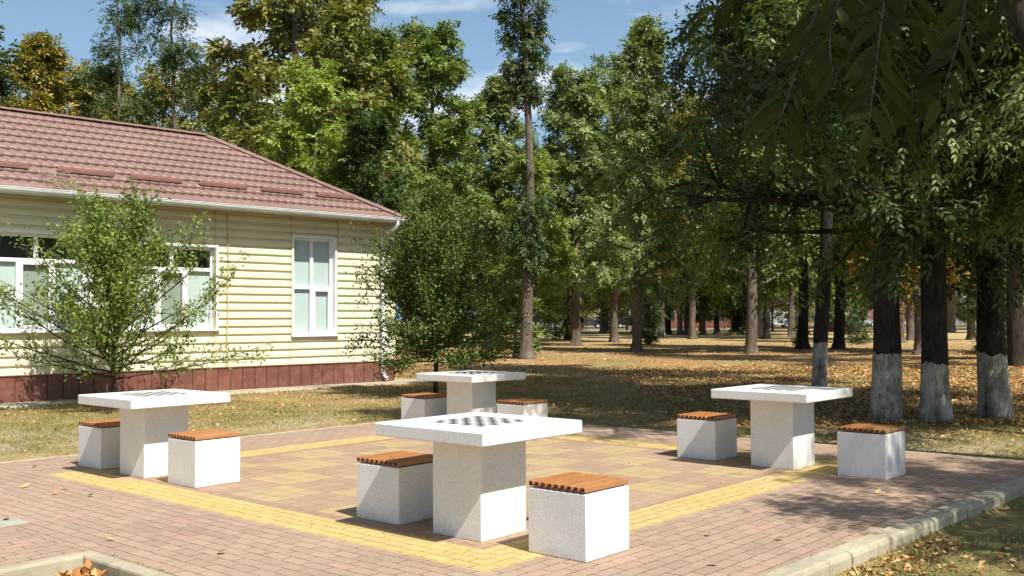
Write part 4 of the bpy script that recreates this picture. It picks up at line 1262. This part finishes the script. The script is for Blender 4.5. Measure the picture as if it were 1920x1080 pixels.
limb2 = [(2.3, 1.7, 2.85), (1.7, 2.1, 2.62), (1.35, 2.4, 2.45)]
tk.tube(limb2, [0.02, 0.012, 0.005], 6)
LV = []; LF = []; rgb = np.random.default_rng(5)
rach = [  # start pixel, end pixel, distance, distance at the tip, pairs, leaflet length, side emphasis
    ((1560, -60), (1500, 120), (1452, 262), 2.05, 1.95, 8, 0.105), ((1665, -50), (1650, 80), (1630, 235), 1.85, 1.80, 7, 0.110),
    ((1700, -60), (1720, 30), (1788, 75), 2.10, 2.2, 6, 0.100), ((1815, -60), (1803, 60), (1762, 190), 1.95, 1.85, 7, 0.085),
    ((1440, -70), (1400, -30), (1330, 30), 2.2, 2.3, 6, 0.105), ((1560, -60), (1620, 10), (1690, 40), 2.1, 2.0, 6, 0.095),
    ((1900, -50), (1880, 30), (1868, 70), 2.2, 2.2, 5, 0.09), ((1640, 60), (1700, 130), (1712, 215), 1.95, 1.95, 6, 0.095),
    ((1760, -80), (1790, -20), (1850, 10), 2.3, 2.3, 6, 0.10), ((1600, -40), (1560, 60), (1572, 160), 1.9, 1.85, 6, 0.10)]
for (a, m_, b, Y0, Y1, pr, LL) in rach:
    pr = int(pr * 1.3)
    p0, p1, p2 = pix3(*a, Y0), pix3(*m_, (Y0 + Y1) / 2), pix3(*b, Y1)
    ts = np.linspace(0, 1, 9); C_ = np.array([(1 - t) ** 2 * p0 + 2 * t * (1 - t) * (p1 * 2 - (p0 + p2) / 2) + t * t * p2 for t in ts])
    tk.tube(C_, np.linspace(0.0035, 0.0012, 9), 5)
    # tie to the nearest limb point
    Lp = np.array(limb + limb2); j = np.argmin(np.linalg.norm(Lp - p0, axis=1)); mid_ = (Lp[j] + p0) / 2 + np.array([0, 0, 0.08])
    tk.tube([Lp[j], mid_, p0], [0.006, 0.005, 0.004], 5)
    up = nrm(np.array([rgb.normal(0, 0.4), -0.75, 0.5]))
    for k in range(pr):
        t = 0.12 + 0.84 * (k + 0.3) / pr; i0 = min(7, int(t * 8)); c = C_[i0] + (C_[i0 + 1] - C_[i0]) * (t * 8 - i0); d = nrm(C_[i0 + 1] - C_[i0])
        s = nrm(np.cross(d, up)); sc_ = 0.72 + 0.5 * math.sin(math.pi * min(1, t * 0.9))
        for sg in (-1, 1):
            dd = nrm(s * sg * 0.9 + d * 0.55 + np.array([0, 0, -0.45]) + rgb.normal(0, 0.16, 3))
            big_leaflet(LV, LF, c, dd, nrm(up + rgb.normal(0, 0.35, 3)), LL * 0.84 * sc_ * rgb.uniform(0.8, 1.1), 0.020 * rgb.uniform(0.8, 1.25), rgb.uniform(-0.05, 0.5), rgb)
    big_leaflet(LV, LF, C_[-1], nrm(C_[-1] - C_[-2]), up, LL * 0.85, 0.022, 0.3, rgb)
tk.build('trunk', MT['bark_mid'], wt, smooth=True)
co = obj('crown', mesh_np('crown', np.array(LV), LF, [MT['leaf_big']], True), wt); co.color = (0.034, 0.044, 0.009, 0.0)
# upper crown of the same tree, out of view, which keeps those leaves in shade
A_ = np.array([(2.4 + rgb.normal(0, 0.7), 1.1 + rgb.normal(0, 0.6), 3.75 + rgb.normal(0, 0.35)) for i in range(160)]); D_ = nrm(rgb.normal(0, 1, (160, 3)))
V_, F_ = sprays(A_, D_, 20000, 0.11, 0.038, 0.2, 4, 0.4, 0.3, rgb)
co2 = obj('crown', mesh_np('upper_crown', V_, F_, [MT['leaf_big']]), wt); co2.color = (0.05, 0.08, 0.02, 0.0)

# ------------------------------------------------------------------ far edge of the park: fence, street, vehicles, buildings
def px_at(u, y): return (u - 960) / 1873.0 * y
FY = 128.0
asph = simple('asphalt', (0.075, 0.075, 0.078), 0.9, 0.2)
rd = MB(); rd.box(-120, 160, FY + 4, FY + 16, -0.3, 0.06); obj('road', rd.mesh('road', [asph]), kind='structure')
iron = simple('black_iron', (0.02, 0.02, 0.022), 0.4, 0.5)
fth = thing('iron_fence', 'black iron picket fence along the far end of the park', 'fence', (0, FY, 0))
rails = MB(); x0f, x1f = -14.0, 80.0
for z in (0.25, 1.35): rails.box(x0f, x1f, -0.02, 0.02, z, z + 0.05)
rails.build('rail', iron, fth)
pk = MB(); x = x0f
while x < x1f:
    pk.box(x - 0.02, x + 0.02, -0.046, -0.021, 0.06, 1.58); x += 0.17
pko = pk.build('picket', iron, fth); pko['kind'] = 'stuff'
x = x0f
while x <= x1f:
    po = MB(); po.box(x - 0.05, x + 0.05, -0.05, 0.05, -0.1, 1.78, bev=0.01); po.box(x - 0.065, x + 0.065, -0.065, 0.065, 1.78, 1.83, bev=0.01)
    po.build('post', iron, fth); x += 2.94
bs = MB(); bs.box(x0f, x1f, 0.06, 0.26, -0.1, 0.12); bs.build('base', MT['concrete'], fth)

tyre = simple('tyre', (0.02, 0.02, 0.02), 0.8); wglass = simple('car_glass', (0.02, 0.03, 0.035), 0.1, 0.6)
def car(x, y, label, paint, van=False, flip=False):
    t = thing('parked_van' if van else 'parked_car', label, 'van' if van else 'car', (x, y, 0.06), math.pi if flip else 0, 'vehicles on the street behind the fence')
    L, Hh = (5.2, 2.2) if van else (4.4, 1.46)
    prof = ([(-2.6, .35), (-2.6, 1.95), (-2.45, 2.2), (1.3, 2.2), (1.7, 2.05), (2.15, 1.3), (2.55, 1.1), (2.6, .4)] if van else
            [(-2.2, .4), (-2.2, .85), (-2.05, .98), (-1.5, 1.02), (-1.05, 1.40), (-0.3, 1.46), (0.45, 1.42), (1.15, 1.0), (1.95, .85), (2.2, .65), (2.2, .35)])
    b = MB(); n = len(prof); hw = 0.85
    V = []
    for yy, k in ((-hw, 1), (-hw * 1.0, 1), (hw, 1)): pass
    V = [(px_, -(hw if pz < 1.05 else hw * 0.86), pz) for px_, pz in prof] + [(px_, (hw if pz < 1.05 else hw * 0.86), pz) for px_, pz in prof]
    b.add(V, [tuple(range(n)), tuple(range(n, 2 * n))[::-1]] + [(i, (i + 1) % n, n + (i + 1) % n, n + i) for i in range(n)])
    b.build('body', simple('paint', paint, 0.25, 0.6, 0.05), t)
    w = MB()
    wins = [(1.15, 2.0, 1.35, 1.95)] if van else [(-1.0, -0.25, 1.04, 1.34), (-0.18, 0.75, 1.04, 1.34)]
    for (a, c, d, e) in wins:
        for sy in (-1, 1):
            yy = sy * (hw * 0.86 + 0.012); y2 = sy * (hw + 0.004)
            w.add([(a, y2, d), (c, y2, d), (c - 0.25, yy, e), (a + 0.1, yy, e)], [(0, 1, 2, 3)])
    w.build('window', wglass, t)
    for wx in (-1.35, 1.4):
        for wy in (-hw, hw):
            k = MB(); k.tube([(wx, wy - 0.1, 0.32), (wx, wy + 0.1, 0.32)], [0.32, 0.32], 16); wo = k.build('wheel', tyre, t, smooth=False)
            k = MB(); s_ = 1 if wy > 0 else -1; k.tube([(wx, wy + 0.1 * s_, 0.32), (wx, wy + 0.115 * s_, 0.32)], [0.19, 0.17], 12); k.build('rim', MT['gutter'], wo)
car(px_at(1100, 136), 136, 'dark grey car beyond the fence in the left part of the park view', (0.05, 0.055, 0.06))
car(px_at(1150, 140), 140, 'silver blue car beyond the fence behind the yellowing tree', (0.28, 0.31, 0.38), flip=True)
car(px_at(1180, 134.5), 134.5, 'black car beyond the fence left of the middle grey trunk', (0.02, 0.022, 0.025))
car(px_at(1452, 137), 137, 'white van beyond the fence right of the stout grey trunk', (0.78, 0.79, 0.8), van=True)
car(px_at(1560, 135), 135, 'black car beyond the fence between the two dark trunks', (0.02, 0.02, 0.022))
car(px_at(1612, 139), 139, 'light grey car beyond the fence above the small round bush', (0.55, 0.56, 0.57))
car(px_at(1700, 137), 137, 'white car beyond the fence between whitewashed trees', (0.75, 0.76, 0.77), flip=True)
car(px_at(985, 137), 137, 'silver car beyond the fence behind the slim bare trunk', (0.5, 0.51, 0.52))

def block(name, label, cat, u0, u1, y, h, col, nwin, roofcol, wcol=(0.03, 0.035, 0.04)):
    x0, x1 = px_at(u0, y), px_at(u1, y)
    t = thing(name, label, cat, ((x0 + x1) / 2, y, 0)); hw = (x1 - x0) / 2
    b = MB(); b.box(-hw, hw, 0, 8, 0, h); b.build('wall', simple(name + '_wall', col, 0.8), t)
    b = MB(); b.add([(-hw - .4, -.4, h), (hw + .4, -.4, h), (hw + .4, 8.4, h), (-hw - .4, 8.4, h), (-hw + .5, 4, h + 1.3), (hw - .5, 4, h + 1.3)], [(0, 1, 5, 4), (1, 2, 5), (2, 3, 4, 5), (3, 0, 4), (0, 3, 2, 1)])
    b.build('roof', simple(name + '_roof', roofcol, 0.7), t)
    for i in range(nwin):
        xx = -hw + 2 * hw * (i + 0.5) / nwin; k = MB(); k.box(xx - 0.5, xx + 0.5, -0.05, 0.0, 0.9, 2.3); wo = k.build('window', simple('pane', wcol, 0.2, 0.5), t)
        k = MB()
        for bx in ((xx - .56, xx - .5, .84, 2.36), (xx + .5, xx + .56, .84, 2.36)): k.box(bx[0], bx[1], -0.07, -0.001, bx[2], bx[3])
        k.box(xx - .5, xx + .5, -0.07, -0.001, 2.3, 2.36); k.box(xx - .5, xx + .5, -0.07, -0.001, .84, .9); k.build('frame', MT['soffit'], wo)
block('brick_building', 'low red brick building with white framed windows beyond the street', 'building', 1225, 1385, 150, 3.3, (0.22, 0.075, 0.05), 7, (0.06, 0.05, 0.05))
block('pale_building', 'long pale building beyond the street on the left of the park view', 'building', 930, 1205, 153, 3.6, (0.30, 0.28, 0.25), 9, (0.22, 0.12, 0.1))
block('plaster_building', 'white plastered building behind the white van', 'building', 1400, 1560, 152, 3.4, (0.36, 0.24, 0.19), 6, (0.25, 0.2, 0.18))
block('brown_building', 'brown building beyond the street behind the whitewashed trees', 'building', 1580, 1760, 150, 3.2, (0.24, 0.14, 0.11), 7, (0.3, 0.14, 0.1))
block('grey_building', 'grey building beyond the street near the right edge', 'building', 1790, 2000, 152, 3.4, (0.28, 0.27, 0.25), 7, (0.2, 0.2, 0.2))
# red and orange posts of a playground seen past the trunks
for i, u in enumerate((1309, 1341, 1372)):
    b = MB(); b.box(-0.09, 0.09, -0.09, 0.09, -0.1, 2.3, bev=0.02); b.box(-0.55, 0.55, -0.05, 0.05, 2.3, 2.42, bev=0.02)
    o = b.build('playground_frame', simple('red_post', (0.55, 0.10, 0.04), 0.5)); o.location = (px_at(u, 131), 131, 0)
    tag(o, ('orange red post right of the slender pale trunk', 'orange red post beside the grey far trunk', 'orange red post with crossbar left of the big dark bush')[i], 'post', 'orange red posts beyond the fence')

# ------------------------------------------------------------------ fallen leaves and grass
def scatter(n, ymin, ymax, power, rng, margin=0.54):
    y = ymin + (ymax - ymin) * rng.random(n) ** power
    x = (rng.random(n) * 2 - 1) * margin * y
    return x, y
def on_lawn(x, y):
    a, b = to_local(x, y)
    terrace = ((a > -1.98) & (a < 5.94) & (b > kerb_b(a) - 0.16) & (b < 6.04)) | ((a < -1.9) & (b > 1.38) & (b < 6.04)) | ((a > 5.9) & (b > kerb_b(a) - 0.16) & (b < kerb_b(a) + 0.01))
    dx, dy = x - CX, y - CY
    s = dx * math.cos(TH) + dy * math.sin(TH); t_ = -dx * math.sin(TH) + dy * math.cos(TH)
    house_ = (s < 0.78) & (s > -LEN - 0.9) & (t_ > -0.88) & (t_ < DEP + 0.9)
    return ~terrace & ~house_
lr = np.random.default_rng(3)
x, y = scatter(330000, 6.0, 62, 1.5, lr)
dens = np.clip(0.5 + 0.5 * np.sin(x * 0.8 + 2 * np.sin(y * 0.35)) * np.sin(y * 0.55 + 1.3 * np.sin(x * 0.5)) + 0.25 * np.sin(x * 2.3 + y * 1.7) * np.sin(y * 2.9 - x), 0, 1) ** 1.6 * 1.3
keepp = np.clip((y - 10) / 12, 0.06, 1.0) * (0.25 + 0.75 * dens)
a_, b_ = to_local(x, y)
keepp = np.where(b_ > 6.0, keepp * 0.10, keepp)
keepp = np.where((a_ < 7.5) & (b_ < 5), keepp * 0.5, keepp)
keepp = np.where((b_ < -2.1) & (y < 13), 0.035, keepp)
keepp = np.where((x > 2.5) & (y > 13.5) & (y < 30), 1.3 * np.clip(dens + 0.25, 0, 1), keepp)
ok = on_lawn(x, y) & (lr.random(len(x)) < keepp * 0.85)
x, y = x[ok], y[ok]; n = len(x)
z = ground_z(x, y) + lr.uniform(0.004, 0.03, n)
d = nrm(np.stack([lr.normal(0, 1, n), lr.normal(0, 1, n), lr.normal(0, 0.22, n)], 1))
N_ = nrm(np.stack([lr.normal(0, 0.35, n), lr.normal(0, 0.35, n), np.ones(n)], 1))
Ls = lr.uniform(0.035, 0.075, n) * (1 + np.clip((y - 15) / 30, 0, 1) * 0.7) * np.clip(0.6 + y / 30, 0.6, 1)
V_, F_ = leaf_quads(np.stack([x, y, z], 1), d, N_, Ls, Ls * lr.uniform(0.45, 0.8, n), lr.choice([-0.5, 0.5, 0.9]))
MT['litter'] = litter_mat('fallen_leaves', [(0.20, 0.085, 0.03), (0.40, 0.18, 0.065), (0.58, 0.33, 0.13), (0.62, 0.45, 0.20), (0.32, 0.14, 0.05), (0.55, 0.35, 0.15), (0.24, 0.11, 0.045)])
tag(obj('fallen_leaves', mesh_np('fallen_leaves', V_, F_, [MT['litter']])), 'brown and orange fallen leaves scattered over the lawn', 'fallen leaves', kind='stuff')
# heap in the planting pit
n = 420
aa = -2.13 - np.abs(lr.normal(0, 0.16, n)); bb = 1.20 - np.abs(lr.normal(0, 0.22, n)) + 0.05
hx = OX + aa * E1[0] + bb * E2[0]; hy = OY + aa * E1[1] + bb * E2[1]
hz = ground_z(hx, hy) + np.abs(lr.normal(0.02, 0.035, n)) * np.exp(-((aa + 2.2) ** 2 + (bb - 1.1) ** 2) / 0.1) + 0.012
d = nrm(lr.normal(0, 1, (n, 3)) * np.array([1, 1, 0.7])); N_ = nrm(lr.normal(0, 0.8, (n, 3)) + np.array([0, 0, 0.8]))
Ls = lr.uniform(0.04, 0.085, n)
V_, F_ = leaf_quads(np.stack([hx, hy, hz], 1), d, N_, Ls, Ls * 0.6, 0.7)
MT['litter2'] = litter_mat('orange_leaves', [(0.30, 0.12, 0.04), (0.55, 0.25, 0.09), (0.62, 0.36, 0.15), (0.40, 0.17, 0.06)])
tag(obj('leaf_heap', mesh_np('leaf_heap', V_, F_, [MT['litter2']])), 'heap of dry orange leaves in the corner of the sunken bed', 'fallen leaves', kind='stuff')
# a strip of leaves against the right kerb
n = 520
aa = lr.uniform(-0.2, 2.2, n); bb = kerb_b(aa) - 0.17 - np.abs(lr.normal(0, 0.13, n))
hx = OX + aa * E1[0] + bb * E2[0]; hy = OY + aa * E1[1] + bb * E2[1]; hz = ground_z(hx, hy) + lr.uniform(0.005, 0.035, n)
d = nrm(lr.normal(0, 1, (n, 3)) * np.array([1, 1, 0.4])); N_ = nrm(lr.normal(0, 0.6, (n, 3)) + np.array([0, 0, 1.0])); Ls = lr.uniform(0.02, 0.05, n)
V_, F_ = leaf_quads(np.stack([hx, hy, hz], 1), d, N_, Ls, Ls * 0.5, 0.7)
tag(obj('leaf_strip', mesh_np('leaf_strip', V_, F_, [MT['litter']])), 'dry leaves gathered against the lawn side of the right kerb', 'fallen leaves', kind='stuff')
# single leaves lying on the paving: each one its own object
leafm = litter_mat('dry_leaf', [(0.50, 0.33, 0.12), (0.55, 0.42, 0.14)])
def one_leaf(loc, L, colm, label, seed):
    rng = np.random.default_rng(seed); V = []; F = []
    a = rng.uniform(0, 6.28); big_leaflet(V, F, np.zeros(3), np.array([math.cos(a), math.sin(a), 0.12]), np.array([0.1, -0.2, 1.0]), L, L * 0.55, -0.25, rng)
    o = obj('fallen_leaf', mesh_np('fallen_leaf', np.array(V), F, [colm], True), label=label, cat='leaf', group='single dry leaves lying on the paving'); o.location = loc
m_or = simple('leaf_orange', (0.55, 0.24, 0.08), 0.8); m_ye = simple('leaf_yellow', (0.62, 0.46, 0.16), 0.8); m_br = simple('leaf_brown', (0.30, 0.2, 0.1), 0.8)
def gpix(u, v):
    p_ = pix3(u, v, 1.0) - np.array([0, 0, CAMH]); t = -CAMH / p_[2]; return (p_[0] * t, p_[1] * t, 0.008)
LS = [((62, 872), m_ye, 'yellow leaf on the paving near the left lawn edge'), ((140, 860), m_ye, 'yellow leaf on the paving in front of the left stool'), ((39, 911), m_ye, 'small yellow leaf at the left edge of the paving'),
      ((101, 924), m_or, 'orange curled leaf on the paving below the yellow band tip'), ((167, 927), m_br, 'brown leaf beside the yellow band on the left'), ((126, 913), m_br, 'brown leaf left of the yellow band'),
      ((404, 1036), m_br, 'dark brown leaf on the paving right of the sunken bed'), ((212, 1009), m_ye, 'pale leaf fragment behind the corner of the sunken bed'), ((8, 972), m_ye, 'crumpled pale leaf on the utility cover'),
      ((1343, 1062), m_br, 'brown scrap on the paving near the bottom right'), ((1450, 1015), m_br, 'dry leaf on the paving before the right kerb'), ((1322, 1008), m_br, 'small dark leaf on the sunlit paving right of the nearest stool'),
      ((1640, 930), m_ye, 'pale leaf in the dappled shade before the rightmost stool')]
for i, ((u, v), mm, lab) in enumerate(LS): one_leaf(gpix(u, v), 0.062 if i % 2 else 0.075, mm, lab, 100 + i)
# grass blades near the camera side of the lawns
n = 330000
x, y = scatter(n, 4.6, 30, 1.35, lr)
a_, b_ = to_local(x, y)
patch = np.sin(x * 1.7 + np.sin(y * 1.1)) * np.cos(y * 1.3 + 1.5 * np.sin(x * 0.9))
ok = on_lawn(x, y) & ~((a_ < -1.9) & (b_ < 1.5) & (b_ > -2.3)) & (lr.random(n) < np.where(patch > -0.2, 0.85, 0.35))
x, y = x[ok], y[ok]; patch = patch[ok]; n = len(x); z = ground_z(x, y) - 0.004
h = lr.uniform(0.02, 0.075, n) * (0.7 + 0.5 * np.sin(x * 5 + np.sin(y * 4)) * np.sin(y * 6)) * (1 + np.clip((y - 10) / 20, 0, 1) * 0.5)
d = nrm(np.stack([lr.normal(0, 0.8, n), lr.normal(0, 0.8, n), np.ones(n) * 0.8], 1)); N_ = nrm(lr.normal(0, 1, (n, 3)))
V_, F_ = leaf_quads(np.stack([x, y, z], 1), d, N_, h, 0.0045 * (1 + np.clip((y - 8) / 10, 0, 2)), 0.1)
green_m = litter_mat('green_grass', [(0.075, 0.10, 0.022), (0.14, 0.17, 0.04), (0.30, 0.27, 0.09), (0.10, 0.13, 0.03)])
straw_m = litter_mat('straw_grass', [(0.30, 0.23, 0.10), (0.48, 0.38, 0.19), (0.40, 0.30, 0.14), (0.20, 0.19, 0.06)])
mi = (lr.random(n) > np.clip(0.50 + 0.4 * patch, 0.15, 0.85)).astype(np.int32)
tag(obj('grass', mesh_np('grass', V_, F_, [green_m, straw_m], False, mi)), 'short half dry grass of the lawns', 'grass', kind='stuff')

# weeds and grit in the joints of the paving
n = 900
aa = np.concatenate([lr.uniform(-1.9, 5.8, n // 2), lr.uniform(-1.9, 5.8, n // 4), -1.95 + lr.random(n // 4) * 0.03]); bb = np.concatenate([lr.uniform(-1.9, 5.9, n // 2), kerb_b(aa[n // 2:n // 2 + n // 4]) + 0.01 + np.abs(lr.normal(0, 0.02, n // 4)), lr.uniform(-1.9, 1.4, n // 4)])
aa[:n // 2] = np.round(aa[:n // 2] / 0.1) * 0.1
cx_ = np.repeat(aa, 5) + lr.normal(0, 0.008, n * 5); cy_ = np.repeat(bb, 5) + lr.normal(0, 0.008, n * 5)
keep_ = np.repeat(lr.random(n) < 0.35, 5); cx_, cy_ = cx_[keep_], cy_[keep_]; m_ = len(cx_)
P_ = np.stack([OX + cx_ * E1[0] + cy_ * E2[0], OY + cx_ * E1[1] + cy_ * E2[1], np.full(m_, 0.0)], 1)
d = nrm(np.stack([lr.normal(0, 1, m_), lr.normal(0, 1, m_), np.ones(m_) * 0.5], 1)); h = lr.uniform(0.006, 0.022, m_)
V_, F_ = leaf_quads(P_, d, nrm(lr.normal(0, 1, (m_, 3))), h, h * 0.3, 0.1)
tag(obj('weeds', mesh_np('weeds', V_, F_, [green_m, straw_m], False, (lr.random(m_) > 0.5).astype(np.int32))), 'tiny weeds and dry bits in the joints of the paving', 'weeds', kind='stuff')
